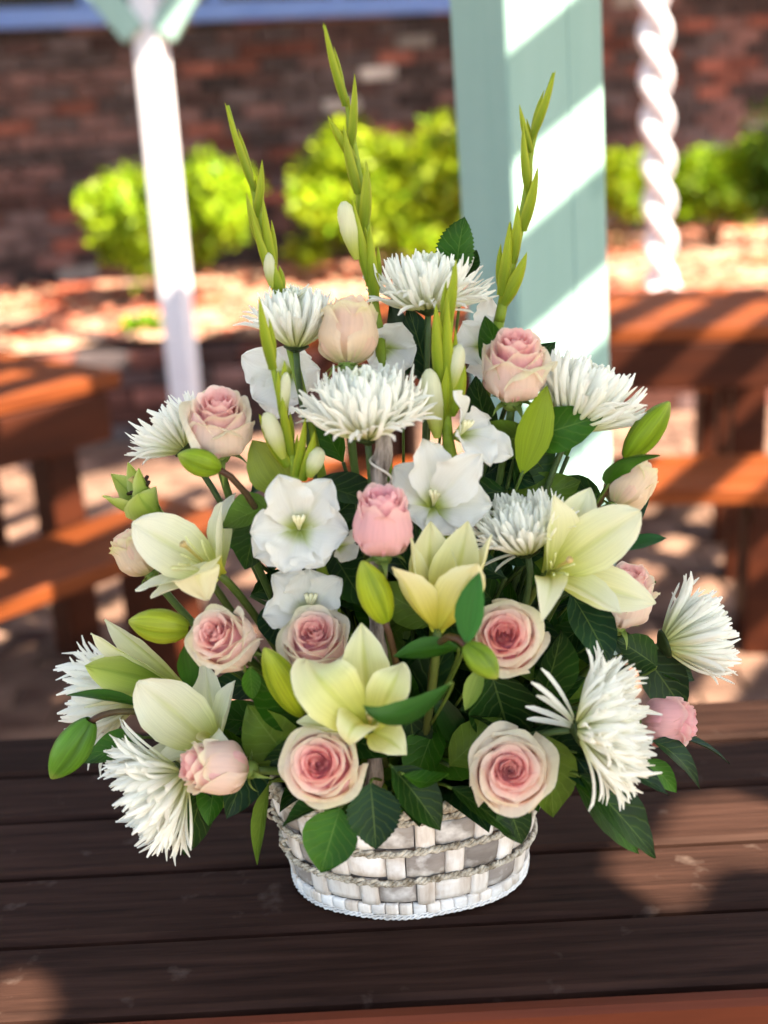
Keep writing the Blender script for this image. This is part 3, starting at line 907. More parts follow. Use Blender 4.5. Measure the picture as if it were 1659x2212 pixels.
def mum(label, bx, by, Y, lpx, axis, spread=82, n=125, seed=0, extra=(), th0=4, stem=True, lens=(.42, 1.0)):
    """bx, by: calyx; lpx: length of the outer petals"""
    rs = np.random.default_rng(seed + 300)
    b = V(bx, by, Y); L = lpx * M_PX(b)
    A_ = dirv(b, *axis)
    X, Y_, Z = axes(A_, UP)
    F = Matrix((X, Y_, Z)).transposed()
    t = thing('chrysanthemum', label, 'chrysanthemum', b, 'white spider chrysanthemums')
    n = int(n * 2.1)
    for k in range(n):
        f = (k + .5) / n
        az = k * 2.39996 + rs.uniform(-.25, .25)
        th = math.radians(th0 + (spread - th0) * f ** .80) + rs.normal(0, .075)
        kind = 'in' if f < .25 else ('mid' if f < .62 else 'out')
        ln = L * (lens[0] + (lens[1] - lens[0]) * sm(0, .75, f)) * rs.uniform(.90, 1.06)
        m = STRAPS[kind][rs.integers(len(STRAPS[kind]))]
        o = link('ray_petal', m, t)
        R = F @ Matrix.Rotation(az, 3, 'Z') @ Matrix.Rotation(th, 3, 'Y') @ Matrix.Rotation(rs.normal(0, .35), 3, 'Z')
        off = F @ Vector((math.cos(az) * .11 * L * f ** .5, math.sin(az) * .11 * L * f ** .5, .10 * L * (1 - f)))
        o.matrix_basis = Matrix.Translation(off) @ R.to_4x4() @ Matrix.Diagonal((ln * rs.uniform(.9, 1.2), ln * rs.uniform(.9, 1.2), ln, 1))
    for i, (tx, ty, tow) in enumerate(extra):
        tip = V(tx, ty, Y) + dirv(b, 0, 0, 1) * tow
        mid = b.lerp(tip, .5) + A_ * L * .10
        blade('ray_petal', t, b, M_MUM, [b, mid, tip], L * .085, A_, 'strap', .8, nu=5, nv=10, seed=i, col=lambda u, v, r_: mix(lin(214, 222, 160), lin(247, 248, 238), sm(.0, .4, v)))
    P_ = []
    for j in range(6):
        a = j / 5
        rr = L * (.03 + .19 * sm(0, .9, a))
        for k in range(14):
            P_.append(F @ Vector((math.cos(k * .4488) * rr, math.sin(k * .4488) * rr, L * (-.10 + .14 * a))))
    link('calyx', mesh('calyx', P_, grid_faces(14, 6, True), M_STEM, np.tile(lin(52, 66, 34), (84, 1)), np.zeros((84, 2))), t)
    if stem:
        stem_to(t, b, b - A_ * L * .08, A_, .0024, lin(72, 92, 52))
    return t

# ------------------------------------------------------------------ lilies
def lily_col(green=.5, yellow=.5, lime=0.):
    def f(u, v, rs):
        if green > 1.2:
            c = mix(lin(112, 142, 36), lin(176, 194, 92), sm(.1, .9, v))
            c = mix(c, lin(206, 214, 140), .7 * np.abs(u) ** 4)
            return mix(c, lin(96, 130, 30), .5 * np.exp(-(u / .12) ** 2))
        c = mix(lin(212, 216, 112), lin(242, 241, 204), sm(.05, .5, v))
        c = mix(c, lin(248, 246, 226), sm(.35, .95, v) * (1 - .75 * yellow))
        c = mix(c, lin(220, 212, 70), yellow * .85 * (1 - sm(.1, .85, v)))
        c = mix(c, lin(196, 204, 84), green * .8 * np.exp(-(u / .09) ** 2) * (1 - sm(.65, .99, v)))
        c = mix(c, lin(180, 194, 66), green * .75 * (1 - sm(.0, .6, v)))
        return mix(c, lin(220, 224, 124) if yellow < .8 else lin(226, 214, 84), lime * (1 - .45 * sm(.5, 1, v)) * (1 - .5 * np.abs(u) ** 4))
    return f
def lily(label, cx, cy, Y, axis, tepals, green=.5, yellow=.4, seed=0, throat=40, stamens=6, slen=90, group='pale yellow lilies', anther=None, name='lily', stem=True, lime=0.):
    """tepals: (tip x, tip y, tip depth towards camera in m, width, bow, kwargs)"""
    c = V(cx, cy, Y); s = M_PX(c)
    A_ = dirv(c, *axis)
    base = c - A_ * throat * s
    t = thing(name, label, 'lily', base, group)
    tow = dirv(c, 0, 0, 1)
    for i, tp in enumerate(tepals):
        tx, ty, dz, w, bow = tp[:5]
        kw = dict(prof='lily', cup=.30, groove=.07, ruffle=.022, curl=.0)
        if len(tp) > 5: kw.update(tp[5])
        g, y = kw.pop('green', green), kw.pop('yellow', yellow)
        tip = V(tx, ty, Y) + tow * dz
        d = tip - base; L = d.length; dn = d / L
        rad = (d - A_ * d.dot(A_)); rad = rad.normalized() if rad.length > 1e-6 else UP
        nrm = kw.pop('n', None)
        nrm = dirv(c, *nrm) if nrm else (A_ * .75 - rad * .5)
        off = A_ - dn * A_.dot(dn)
        if off.length > 1e-4: off.normalize()
        mid = kw.pop('mid', None)
        ctrl = base.lerp(tip, .5) + off * bow * L
        if mid: ctrl = (V(mid[0], mid[1], Y) + tow * mid[2]) * 2 - base.lerp(tip, .5)
        blade('petal', t, base, M_LILY, [base, ctrl, tip], w * s, nrm, nu=13, nv=21, seed=seed * 11 + i, col=lily_col(g, y, lime), **kw)
    X, Y_, Z = axes(A_, UP)
    for k in range(stamens):
        a = k * 1.047 + seed
        rad = X * math.cos(a) + Y_ * math.sin(a)
        e = base + A_ * slen * s * (.9 + .1 * math.sin(k * 2.2)) + rad * slen * s * .24
        o = tube('stamen', t, base, M_STEM, bez([base, base + A_ * slen * s * .5 + rad * slen * s * .04, e], 6), .0008, 6, lin(206, 210, 110), lin(226, 226, 160))
        if anther:
            tube('anther', t, base, M_STEM, [e - rad * .004 - A_ * .001, e, e + rad * .004 + A_ * .001], [.0012, .0018, .0012], 6, lin(*anther))
    if stamens:
        e = base + A_ * slen * s * 1.15 + X * slen * s * .05
        tube('pistil', t, base, M_STEM, bez([base, base + A_ * slen * s * .6, e], 6) + [e + A_ * .003], [.0012] * 6 + [.0016, .0026], 8, lin(190, 200, 90), lin(200, 170, 110))
    if stem:
        stem_to(t, base, base, A_, .0030, lin(92, 110, 48), lin(70, 60, 40))
    return t
def lily_bud(label, bx, by, tx, ty, Y, w, dz=0., c1=lin(168, 182, 44), c2=lin(120, 150, 30), seed=0, tips=0., stemc=lin(80, 50, 38), stem=True, arc=None, group='unopened green lily buds'):
    b = V(bx, by, Y); s = M_PX(b)
    tip = V(tx, ty, Y) + dirv(b, 0, 0, 1) * dz
    A_ = (tip - b); L = A_.length; A_.normalize()
    X, Y_, Z = axes(A_, dirv(b, .3, .2, 1))
    t = thing('lily_bud', label, 'bud', b, group)
    # six visible petal backs, three outer ones ridged
    R = w * s / 2
    nv, ns = 22, 48
    P, C, UV_ = [], [], []
    prof = [(0, .34), (.05, .52), (.18, .80), (.36, .98), (.5, 1), (.68, .88), (.84, .60), (.94, .32), (1, .10)]
    px_, py_ = zip(*prof)
    for j in range(nv):
        v = j / (nv - 1)
        r = R * float(np.interp(v, px_, py_))
        for k in range(ns):
            a = 2 * math.pi * k / ns
            seam = abs(math.sin(1.5 * a + seed)) ** .45
            q = r * (.80 + .20 * seam)
            P.append(X * math.cos(a) * q + Y_ * math.sin(a) * q + A_ * L * v)
            ridge = math.exp(-(math.cos(1.5 * a + seed) / .10) ** 2)
            col = mix(c1, c2 * .8, .9 * (1 - seam) ** .7)
            col = mix(col, c1 * 1.25, .5 * ridge)
            col = mix(col, c2, .45 * (1 - float(sm(0, .35, v))))
            C.append(mix(col, lin(214, 214, 120), .25 * float(sm(.8, 1, v))))
            UV_.append((k / ns, v))
    F = grid_faces(ns, nv, True) + [tuple((nv - 1) * ns + k for k in range(ns))]
    link('bud_petals', mesh('bud_petals', P, F, M_BUD, np.array(C), UV_), t)
    if stem:
        if arc:
            pts = [b + A_ * .002] + [V(x, y, YY) for x, y, YY in arc]
            tube('stem', t, b, M_STEM, bez(pts, 14), .0024, 7, stemc, lin(84, 96, 44))
        else:
            stem_to(t, b, b + A_ * .002, A_, .0024, stemc, lin(84, 100, 44))
    return t

# ------------------------------------------------------------------ gladioli
def glad_col(u, v, rs):
    c = mix(lin(190, 204, 104), lin(248, 248, 241), sm(.10, .46, v))
    return mix(c, lin(238, 240, 214), .3 * np.exp(-(u / .1) ** 2) * (1 - sm(.4, .9, v)))
def floret(parent, cx, cy, Y, axis, petals, seed=0, throat=50, stam=True, name='floret'):
    """petals as in lily(); builds one open bloom as a part of the spike"""
    origin = parent.location
    c = V(cx, cy, Y); s = M_PX(c)
    A_ = dirv(c, *axis)
    throat *= 1.35
    base = c - A_ * throat * s
    tow = dirv(c, 0, 0, 1)
    fl = link(name, None, parent)
    for i, tp in enumerate(petals):
        tx, ty, dz, w, bow = tp[:5]
        kw = dict(prof='glad', cup=.22, groove=.03, ruffle=.06, curl=.05)
        if len(tp) > 5: kw.update(tp[5])
        nrm = kw.pop('n', None)
        tip = V(tx, ty, Y) + tow * dz
        d = tip - base; L = d.length; dn = d / L
        rad = (d - A_ * d.dot(A_)); rad = rad.normalized() if rad.length > 1e-6 else UP
        nrm = dirv(c, *nrm) if nrm else (A_ * .8 - rad * .5)
        off = A_ - dn * A_.dot(dn)
        if off.length > 1e-4: off.normalize()
        blade('petal', fl, origin, M_GLAD, [base, base.lerp(tip, .5) + off * (bow + .10) * L, tip], w * s * .9, nrm, nu=17, nv=25, seed=seed * 13 + i, col=glad_col, **kw)
    if stam:
        X, Y_, Z = axes(A_, UP)
        for k in range(3):
            e = base + A_ * throat * s * 1.1 + X * (k - 1) * 11 * s + Y_ * 26 * s
            tube('stamen', fl, origin, M_STEM, bez([base, base + A_ * throat * s * .6, e], 6), [.0010] * 5 + [.0017, .0013], 6, lin(224, 226, 170), lin(240, 236, 196))
    return fl
def spike(label, pts, Y0, Y1, w0, w1, bracts, buds=()):
    """pts: stalk from tip to foot in picture units; bracts (x0,y0,x1,y1,width[,dz]); buds the same, cream"""
    n = len(pts)
    P = [V(x, y, Y0 + (Y1 - Y0) * i / (n - 1)) for i, (x, y) in enumerate(pts)]
    t = thing('gladiolus', label, 'gladiolus', P[-1], 'white gladiolus spikes')
    org = P[-1]
    s = M_PX(org)
    fine = []
    for i in range(n - 1):
        a, b = P[max(0, i - 1)], P[min(n - 1, i + 2)]
        for k in range(4):
            tt = k / 4
            m1, m2 = (P[i + 1] - a) * .5, (b - P[i]) * .5
            h = tt
            fine.append(P[i] * (2 * h ** 3 - 3 * h ** 2 + 1) + m1 * (h ** 3 - 2 * h ** 2 + h) + P[i + 1] * (-2 * h ** 3 + 3 * h ** 2) + m2 * (h ** 3 - h ** 2))
    fine.append(P[-1])
    rad = [(w0 + (w1 - w0) * i / (len(fine) - 1)) * s / 2 for i in range(len(fine))]
    tube('stalk', t, org, M_STEM, fine, rad, 8, lin(138, 160, 40), lin(120, 142, 44))
    down = bez([P[-1], P[-1].lerp(ORIG, .5), ORIG + Vector((P[-1].x * .3, .02, 0))], 8)
    tube('stem', t, org, M_STEM, down, w1 * s / 2, 8, lin(120, 142, 44))
    for lst, nm in ((bracts, 'bract'), (buds, 'flower_bud')):
        for i, q in enumerate(lst):
            x0, y0, x1, y1, w = q[:5]
            dz = q[5] if len(q) > 5 else .004
            Yb = Y0 + (Y1 - Y0) * min(1, max(0, (y0 - pts[0][1]) / (pts[-1][1] - pts[0][1])))
            b = V(x0, y0, Yb); e = V(x1, y1, Yb); tw = dirv(b, 0, 0, 1)
            side = 1 if x1 > x0 else -1
            bulge = dirv(b, side, 0, 0)
            if nm == 'bract':
                cf = lambda u, v, r_: mix(mix(lin(104, 130, 26), lin(150, 168, 40), sm(0, .8, v)), lin(196, 196, 60), .5 * np.abs(u) ** 3)
                o = blade(nm, t, org, M_BRACT, [b + tw * dz, b.lerp(e, .5) + bulge * w * s * .35 + tw * dz * 2, e + tw * dz], w * s * .92, -tw * .9 - bulge * .35, 'bract', .75, nu=9, nv=17, seed=i, col=cf)
                e2 = b.lerp(e, .72) - bulge * w * s * .45
                blade(nm, t, org, M_BRACT, [b - tw * .001, b.lerp(e2, .5) - bulge * w * s * .42, e2], w * s * .72, -tw * .9 + bulge * .35, 'bract', .75, nu=7, nv=13, seed=i + 40, col=cf)
            else:
                A_ = (e - b); L = A_.length; A_.normalize(); X, Y_, _ = axes(A_, tw)
                G_, C_, U_ = [], [], []
                for j in range(14):
                    v = j / 13; r = w * s / 2 * float(np.interp(v, (0, .2, .5, .8, .95, 1), (.35, .7, 1, .92, .6, .25)))
                    for k in range(24):
                        a = k * .2618 + v * 1.3
                        r2 = r * (1 + .10 * (((a * 3 / 6.283) % 1) - .5))
                        G_.append(b + tw * dz - org + X * math.cos(a) * r2 + Y_ * math.sin(a) * r2 + A_ * L * v)
                        C_.append(mix(lin(196, 206, 96), lin(240, 240, 206), float(sm(.1, .7, v)))); U_.append((k / 24, v))
                link(nm, mesh(nm, G_, grid_faces(24, 14, True) + [tuple(13 * 24 + k for k in range(24))], M_GLAD, np.array(C_), U_), t)
    return t

# ------------------------------------------------------------------ leaves
def leaf_col(c1, c2):
    return lambda u, v, rs: mix(np.array(c1), np.array(c2), .5 + .5 * u) * (1 - .15 * sm(.7, 1, v))[..., None]
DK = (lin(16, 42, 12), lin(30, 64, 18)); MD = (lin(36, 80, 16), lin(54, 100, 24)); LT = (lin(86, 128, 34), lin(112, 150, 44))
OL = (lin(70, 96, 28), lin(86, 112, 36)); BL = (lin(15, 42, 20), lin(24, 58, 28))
def leaf(label, bx, by, tx, ty, Y, w, dz=0., n=(0, .35, .9), bend=.10, cup=.22, fold=.12, colr=DK, serr=0., kind='leaf', curl=0., twist=0., seed=0, mid=None, stem=None, name='leaf', ruffle=.015):
    b = V(bx, by, Y); s = M_PX(b)
    tw = dirv(b, 0, 0, 1)
    tip = V(tx, ty, Y) + tw * dz
    L = (tip - b).length
    nn = dirv(b, *n)
    ctrl = b.lerp(tip, .5) + nn * L * bend
    if mid: ctrl = (V(mid[0], mid[1], Y) + tw * (mid[2] if len(mid) > 2 else dz * .5)) * 2 - b.lerp(tip, .5)
    t = thing(name, label, 'leaf', b, 'broad leaves around the flowers')
    blade('leaf_blade', t, b, M_LEAF if kind == 'leaf' else M_LILYLEAF, [b, ctrl, tip], w * s, nn, 'leaf' if kind == 'leaf' else 'slim', cup, fold=fold, serr=serr, curl=curl, twist=twist, ruffle=ruffle, nu=11, nv=33 if serr else 21, seed=seed, col=leaf_col(*colr))
    e = V(*stem) if stem else b.lerp(ORIG, .35) + Vector((0, .015, -.005))
    tube('leaf_stalk', t, b, M_STEM, bez([b + (tip - b) * .03, b - (ctrl - b) * .25, e], 6), .0011, 6, lin(86, 108, 44))
    return t
#@@PLACE
# ------------------------------------------------------------------ placing: roses
rose('peach rose bud at the top, between two white chrysanthemums', 752, 712, .010, 132, 150, (.02, .93, -.18), .55, 'peach', 1)
rose('pink rose at the upper side, in front of the mint post', 1112, 788, -.005, 138, 165, (.06, .88, .48), 1.0, 'pink', 2)
rose('cream and blush rose above the half open green lily bud', 472, 912, -.020, 140, 160, (-.02, .80, .60), .95, 'soft', 3)
rose('upright clear pink rosebud in the centre before the twig', 826, 1125, -.080, 132, 165, (.0, .84, .54), .35, 'bud', 4)
rose('blush rose under the side lily, facing outward', 482, 1382, -.075, 134, 150, (-.42, .30, .86), .95, 'soft', 5)
rose('blush rose just behind the central front lily', 682, 1388, -.068, 142, 150, (-.05, .50, .86), .95, 'soft', 6)
rose('open pink rose behind the small drooping green bud', 1090, 1380, -.085, 150, 150, (.03, .20, .98), 1.05, 'pink', 7)
rose('sideways pink rose beside the lowest white chrysanthemum', 460, 1657, -.105, 118, 155, (-.90, .06, .42), .75, 'pink', 8)
rose('pink swirled rose at the basket rim below the central lily', 695, 1655, -.125, 160, 150, (-.16, .10, .98), 1.0, 'pink', 9)
rose('widest open cream edged rose over the basket rim', 1101, 1668, -.120, 164, 150, (.06, .06, 1.), 1.1, 'soft', 10, N=36)
rose('pink rose lying outward behind the large shaggy chrysanthemum', 1448, 1560, -.040, 104, 125, (.93, .02, .16), .8, 'bud', 11)
rose('pale rose half hidden under the large side lily', 1352, 1285, -.020, 122, 150, (.26, .80, .50), .8, 'soft', 12)
rose('pale peach rose peeping out behind the side lily petals', 292, 1192, .010, 96, 110, (-.55, .75, .15), .5, 'peach', 13)
rose('creamy rose seen from behind below a pointed green bud', 1362, 1045, .0, 100, 125, (.52, .72, -.25), .6, 'peach', 14)

# chrysanthemums
mum('flat white chrysanthemum at the very top near the mint post', 925, 672, .045, 140, (.02, .97, .06), 78, 120, 1, lens=(.72, 1.))
mum('white chrysanthemum high up beside the peach rose bud', 640, 752, .030, 128, (.0, .97, .10), 56, 110, 2, lens=(.85, 1.))
mum('white chrysanthemum in the upper middle, above the twig', 795, 948, -.030, 162, (-.05, .94, .28), 66, 160, 3, lens=(.80, 1.))
mum('white chrysanthemum held out before the mint post edge', 1232, 928, .010, 165, (.40, .88, .02), 60, 125, 4, lens=(.75, 1.))
mum('greenish white chrysanthemum tucked behind the cream blush rose', 400, 972, .030, 118, (-.62, .70, .05), 58, 90, 5)
mum('white chrysanthemum with trailing petals beside the large side lily', 1140, 1195, -.045, 135, (-.20, .88, .36), 58, 130, 6, lens=(.75, 1.),
    extra=[(1022, 1098, .0), (1018, 1128, .005), (1050, 1160, .01), (1042, 1226, .0), (1070, 1236, .0)])
mum('white chrysanthemum facing outward over the table beyond the basket', 1432, 1392, .0, 150, (.93, .32, -.02), 50, 120, 7, lens=(.8, 1.))
mum('large shaggy white chrysanthemum low beside the leaves', 1246, 1575, -.105, 172, (.88, .08, .30), 66, 175, 8, lens=(.5, 1.),
    extra=[(1170, 1448, .02), (1150, 1478, .03), (1160, 1505, .02), (1136, 1528, .01), (1138, 1554, .0)])
mum('lowest shaggy white chrysanthemum drooping towards the table', 398, 1672, -.070, 164, (-.78, -.48, .18), 60, 170, 9, lens=(.6, 1.),
    extra=[(236, 1585, .0), (270, 1570, .0), (228, 1618, .0), (380, 1868, .01), (362, 1856, .02)])
mum('white chrysanthemum mostly hidden behind the outermost lilies', 300, 1500, .030, 165, (-.95, -.05, .05), 46, 90, 10)

# lilies
lily('open cream lily beside the white gladiolus bloom', 462, 1232, -.040, (-.45, .35, .75), [
    (288, 1130, .01, 128, .13, dict(cup=.02, groove=.10, ruffle=.03, prof='lilyr')), (478, 1085, .0, 82, .02, dict(cup=.5, n=(-.9, .1, .4))), (448, 1294, .035, 112, .0, dict(mid=(428, 1224, .05), n=(-.3, .9, .3), yellow=.95, prof='lilyr', cup=.2)),
    (296, 1275, .02, 70, .14, dict(n=(-.2, .9, .4), ruffle=.03)), (490, 1052, -.03, 64, .05, dict(curl=.2)), (330, 1290, .03, 80, .12, dict(n=(0, .95, .25)))],
     .45, .2, 1, 30, 5, 140, lime=.12)
lily('large open pale yellow lily on the side towards the mint post', 1190, 1235, -.060, (.30, .22, .92), [
    (1196, 1072, .01, 118, .16, dict(cup=.5, n=(.6, .1, .7))), (1278, 1048, -.025, 105, .10), (1380, 1106, .015, 124, .15, dict(cup=.02, groove=.10, ruffle=.03, prof='lilyr')),
    (1416, 1304, .0, 104, .14, dict(cup=.08, groove=.09)), (1335, 1322, .045, 92, .2, dict(n=(0, .9, .4))), (1180, 1296, .055, 70, .2, dict(curl=.3, n=(0, .2, 1)))],
     .45, .45, 2, 28, 5, 110, lime=.35)
lily('half open yellow lily cup in the middle, facing up', 946, 1345, -.090, (.05, .96, .15), [
    (868, 1212, .022, 92, -.16, dict(cup=.55, curl=.16, n=(.5, .1, -.8), yellow=.95)), (1022, 1208, .035, 108, -.14, dict(cup=.5, curl=.12, n=(-.2, .1, -.9), yellow=.9)),
    (930, 1120, -.020, 110, -.05, dict(cup=.4, n=(.2, .1, .9))), (1012, 1122, -.014, 110, -.05, dict(cup=.4, n=(-.2, .1, .9))), (1062, 1155, .0, 74, -.16, dict(cup=.5, n=(-.9, .1, .2), yellow=.9)),
    (888, 1160, -.005, 80, -.12, dict(cup=.4, n=(.8, .1, .3)))], .8, 1.0, 3, 18, 0, 60, lime=.55)
lily('pale lime lily at the front centre above the swirled rose', 800, 1572, -.115, (-.06, .28, .94), [
    (662, 1425, .0, 138, .10, dict(cup=.08, groove=.09, mid=(722, 1500, .03), prof='lilyr')), (780, 1340, -.02, 112, .08, dict(cup=.12, groove=.09)), (868, 1432, .0, 92, .12, dict(cup=.35, mid=(838, 1500, .02))),
    (640, 1560, -.005, 82, .10, dict(n=(-.1, .8, .6))), (748, 1595, .050, 92, .25, dict(curl=.30, n=(0, .45, .9), mid=(775, 1560, .03))), (874, 1622, .025, 84, .2, dict(n=(-.3, .5, .8), curl=.15))],
     1.0, .5, 4, 26, 5, 85, lime=.7)
lily('cream lily spreading above the sideways pink rose', 458, 1612, -.050, (-.45, .30, .80), [
    (300, 1474, .015, 140, .12, dict(cup=.0, groove=.10, ruffle=.03, prof='lilyr', twist=.25)), (508, 1470, .0, 78, .02, dict(cup=.5, n=(-.9, .1, .5))), (440, 1420, -.03, 92, .03),
    (292, 1650, .02, 76, .12, dict(n=(-.1, .8, .6))), (330, 1660, .03, 78, .10), (470, 1585, .05, 56, .2, dict(curl=.3, yellow=.9, n=(0, .3, .9)))],
     .4, .2, 5, 24, 3, 70, lime=.15)
lily('green backed lily pointing outward, seen from the side', 398, 1488, -.012, (-.92, .25, .10), [
    (190, 1440, .03, 98, .06, dict(n=(-.1, -.3, -1), green=1.4, yellow=.8, cup=.4)), (196, 1368, .0, 92, .05, dict(green=1.1, n=(0, -.9, .3))), (222, 1335, -.02, 84, .0, dict(green=.8, n=(0, -.8, -.5))),
    (172, 1500, .01, 80, .04, dict(n=(0, .9, .2), green=.6)), (180, 1530, -.01, 76, .02, dict(n=(0, .9, .2))), (185, 1420, -.04, 80, 0)], 1.0, .6, 6, 8, 0, 60, lime=.4)
lily('half open green lily bud with dark anthers on the outer side', 352, 1118, -.010, (-.62, .75, .25), [
    (222, 1072, .008, 66, -.16, dict(green=1.6, yellow=.9, cup=.6, n=(.6, .6, -.2))), (300, 1068, .022, 92, -.06, dict(prof='lilyn', green=1.7, yellow=.9, cup=.7, n=(-.1, .1, -1), mid=(322, 1100, .014))),
    (276, 998, -.006, 62, -.02, dict(green=1.5, cup=.6, n=(-.4, -.4, .6))), (300, 1012, .006, 66, .10, dict(green=1.6, cup=.6, n=(-.7, -.2, -.4))), (238, 1022, -.014, 62, -.08, dict(green=1.3, cup=.5, n=(.3, .2, .9))),
    (250, 1050, -.018, 60, -.08, dict(green=1.3, cup=.5, n=(.3, .2, .9)))], 1.5, .8, 7, 4, 4, 92, anther=(58, 34, 24), name='opening_lily')

# lily buds
lily_bud('bright yellow green lily bud hanging below the central pink rosebud', 832, 1342, 782, 1212, -.095, 76, .0, seed=1)
lily_bud('plump green bud pointing outward above the green backed lily', 408, 1358, 278, 1342, -.055, 80, .0, seed=2, c1=lin(166, 178, 50))
lily_bud('slanting green bud beside the front centre lily', 650, 1542, 572, 1402, -.085, 72, .01, seed=3)
lily_bud('lone green bud drooping on a dark bent stem at the outer edge', 196, 1556, 112, 1680, -.060, 82, .01, c1=lin(96, 146, 44), c2=lin(52, 96, 26), seed=4.1, stemc=lin(74, 46, 36), arc=[(236, 1525, -.06), (300, 1528, -.055), (420, 1545, -.03), (560, 1640, -.02)])
lily_bud('small green bud under the cream and blush rose', 474, 1012, 386, 982, -.040, 62, .012, c1=lin(140, 168, 40), c2=lin(96, 130, 24), seed=5)
lily_bud('pointed green bud standing highest on the mint post side', 1352, 990, 1446, 868, -.010, 68, .0, c1=lin(136, 164, 30), c2=lin(96, 132, 20), seed=6)
lily_bud('tiny green bud in front of the open pink rose', 1006, 1392, 1074, 1464, -.125, 66, .012, c1=lin(128, 156, 44), c2=lin(92, 124, 28), seed=7.3)

# gladioli
spike('outer gladiolus spike, tip before the bright green shrub', [(492, 228), (512, 300), (540, 385), (562, 470), (580, 560), (600, 640), (625, 740)], .055, .035, 7, 22, [
    (548, 412, 486, 222, 20), (556, 470, 566, 345, 22), (566, 540, 532, 415, 24), (590, 600, 568, 425, 26), (605, 640, 583, 548, 30), (600, 640, 540, 450, 24)], [(588, 622, 578, 545, 26)])
g2 = spike('tallest gladiolus spike in the middle, with one opening bud', [(700, 55), (722, 130), (748, 215), (764, 310), (780, 410), (796, 520), (806, 640), (820, 720)], .060, .035, 7, 24, [
    (745, 230, 698, 48, 20), (760, 320, 766, 160, 22), (766, 350, 708, 250, 24), (772, 420, 742, 270, 26), (788, 500, 790, 345, 30), (800, 620, 762, 430, 30), (808, 650, 800, 480, 30)], [(772, 560, 742, 436, 42)])
spike('gladiolus spike standing against the mint post', [(1196, 158), (1172, 232), (1148, 320), (1138, 410), (1120, 510), (1098, 600), (1078, 695)], .050, .035, 7, 24, [
    (1150, 300, 1200, 152, 22), (1146, 330, 1122, 225, 18), (1140, 420, 1130, 265, 22), (1130, 500, 1162, 360, 28), (1110, 570, 1118, 440, 28), (1088, 660, 1138, 545, 36), (1085, 640, 1100, 480, 30)])
g4 = spike('short gladiolus spike in front of the flat top chrysanthemum', [(982, 575), (975, 660), (966, 760), (962, 860), (968, 950), (985, 1030)], .0, -.020, 10, 30, [
    (962, 720, 985, 560, 30), (960, 800, 942, 655, 26), (955, 860, 940, 662, 34), (968, 880, 968, 640, 34), (975, 900, 1005, 790, 34), (948, 930, 965, 790, 34)],
    [(945, 945, 926, 798, 46), (980, 842, 992, 745, 34)])
g5 = spike('slender gladiolus spike above the big white gladiolus bloom', [(565, 700), (585, 775), (602, 850), (620, 930), (634, 1000), (645, 1090)], -.020, -.035, 8, 24, [
    (588, 800, 560, 640, 28), (606, 860, 615, 778, 20), (614, 920, 600, 800, 22), (625, 985, 610, 850, 26), (620, 1010, 560, 895, 34), (640, 1030, 660, 900, 24), (655, 1040, 680, 930, 28)],
    [(612, 905, 618, 805, 24), (612, 990, 574, 892, 40), (668, 1030, 690, 968, 40)])
# open blooms
floret(g5, 645, 1140, -.060, (-.02, .06, 1), [
    (602, 1028, .0, 118, .10), (716, 1036, -.006, 112, .12), (752, 1150, .004, 128, .12), (540, 1150, .0, 118, .12), (548, 1205, -.006, 105, .12), (612, 1236, .012, 118, .14), (700, 1222, .008, 120, .14)], 1, 44)
floret(g5, 672, 1310, -.050, (.05, .25, .95), [
    (590, 1240, -.004, 110, .08), (668, 1228, -.01, 130, .1), (735, 1250, .0, 90, .1), (568, 1330, .006, 96, .12), (632, 1390, .0, 100, .12), (725, 1372, .0, 90, .12)], 2, 44)
floret(g4, 940, 1085, -.050, (.08, .12, 1), [
    (920, 950, .0, 120, .08, dict(n=(.4, 0, .9))), (1036, 985, .022, 110, .14), (1062, 1090, .005, 122, .12), (852, 1005, -.01, 105, .08), (880, 1110, -.008, 120, .1), (985, 1150, .004, 110, .12)], 3, 48)
floret(g4, 1012, 935, -.030, (.55, .15, .8), [
    (990, 845, .015, 70, .1, dict(n=(.9, 0, .4))), (1060, 905, -.02, 95, .1), (1108, 985, .0, 92, .14), (1062, 1000, .022, 90, .14), (1010, 975, .02, 76, .1)], 4, 40)
floret(g2, 850, 745, .025, (.3, .1, .9), [(868, 700, .0, 105, .06), (890, 790, -.005, 90, .06), (840, 830, .0, 90, .05), (800, 790, -.01, 90, .05)], 5, 44, False)
g1b = bpy.data.objects['gladiolus']
floret(g1b, 610, 815, .045, (-.3, -.1, .9), [(522, 770, .0, 105, .06), (545, 860, .0, 110, .08), (590, 905, .0, 100, .06), (690, 800, -.005, 100, .05), (640, 740, -.02, 90, .05), (660, 850, 0, 80, .05)], 6, 44, False)
g3b = bpy.data.objects['gladiolus.002']
floret(g3b, 1030, 745, .035, (-.2, .1, .9), [(1000, 700, .0, 90, .06), (992, 775, .0, 90, .06), (1080, 690, .0, 80, .06), (1050, 820, 0, 80, .05), (1060, 640, -.01, 60, .02)], 7, 40, False)
floret(g5, 752, 1185, -.045, (.6, -.1, .6), [(772, 1140, .0, 50, .06), (770, 1205, .0, 56, .08), (740, 1215, .0, 60, .06)], 8, 24, False)

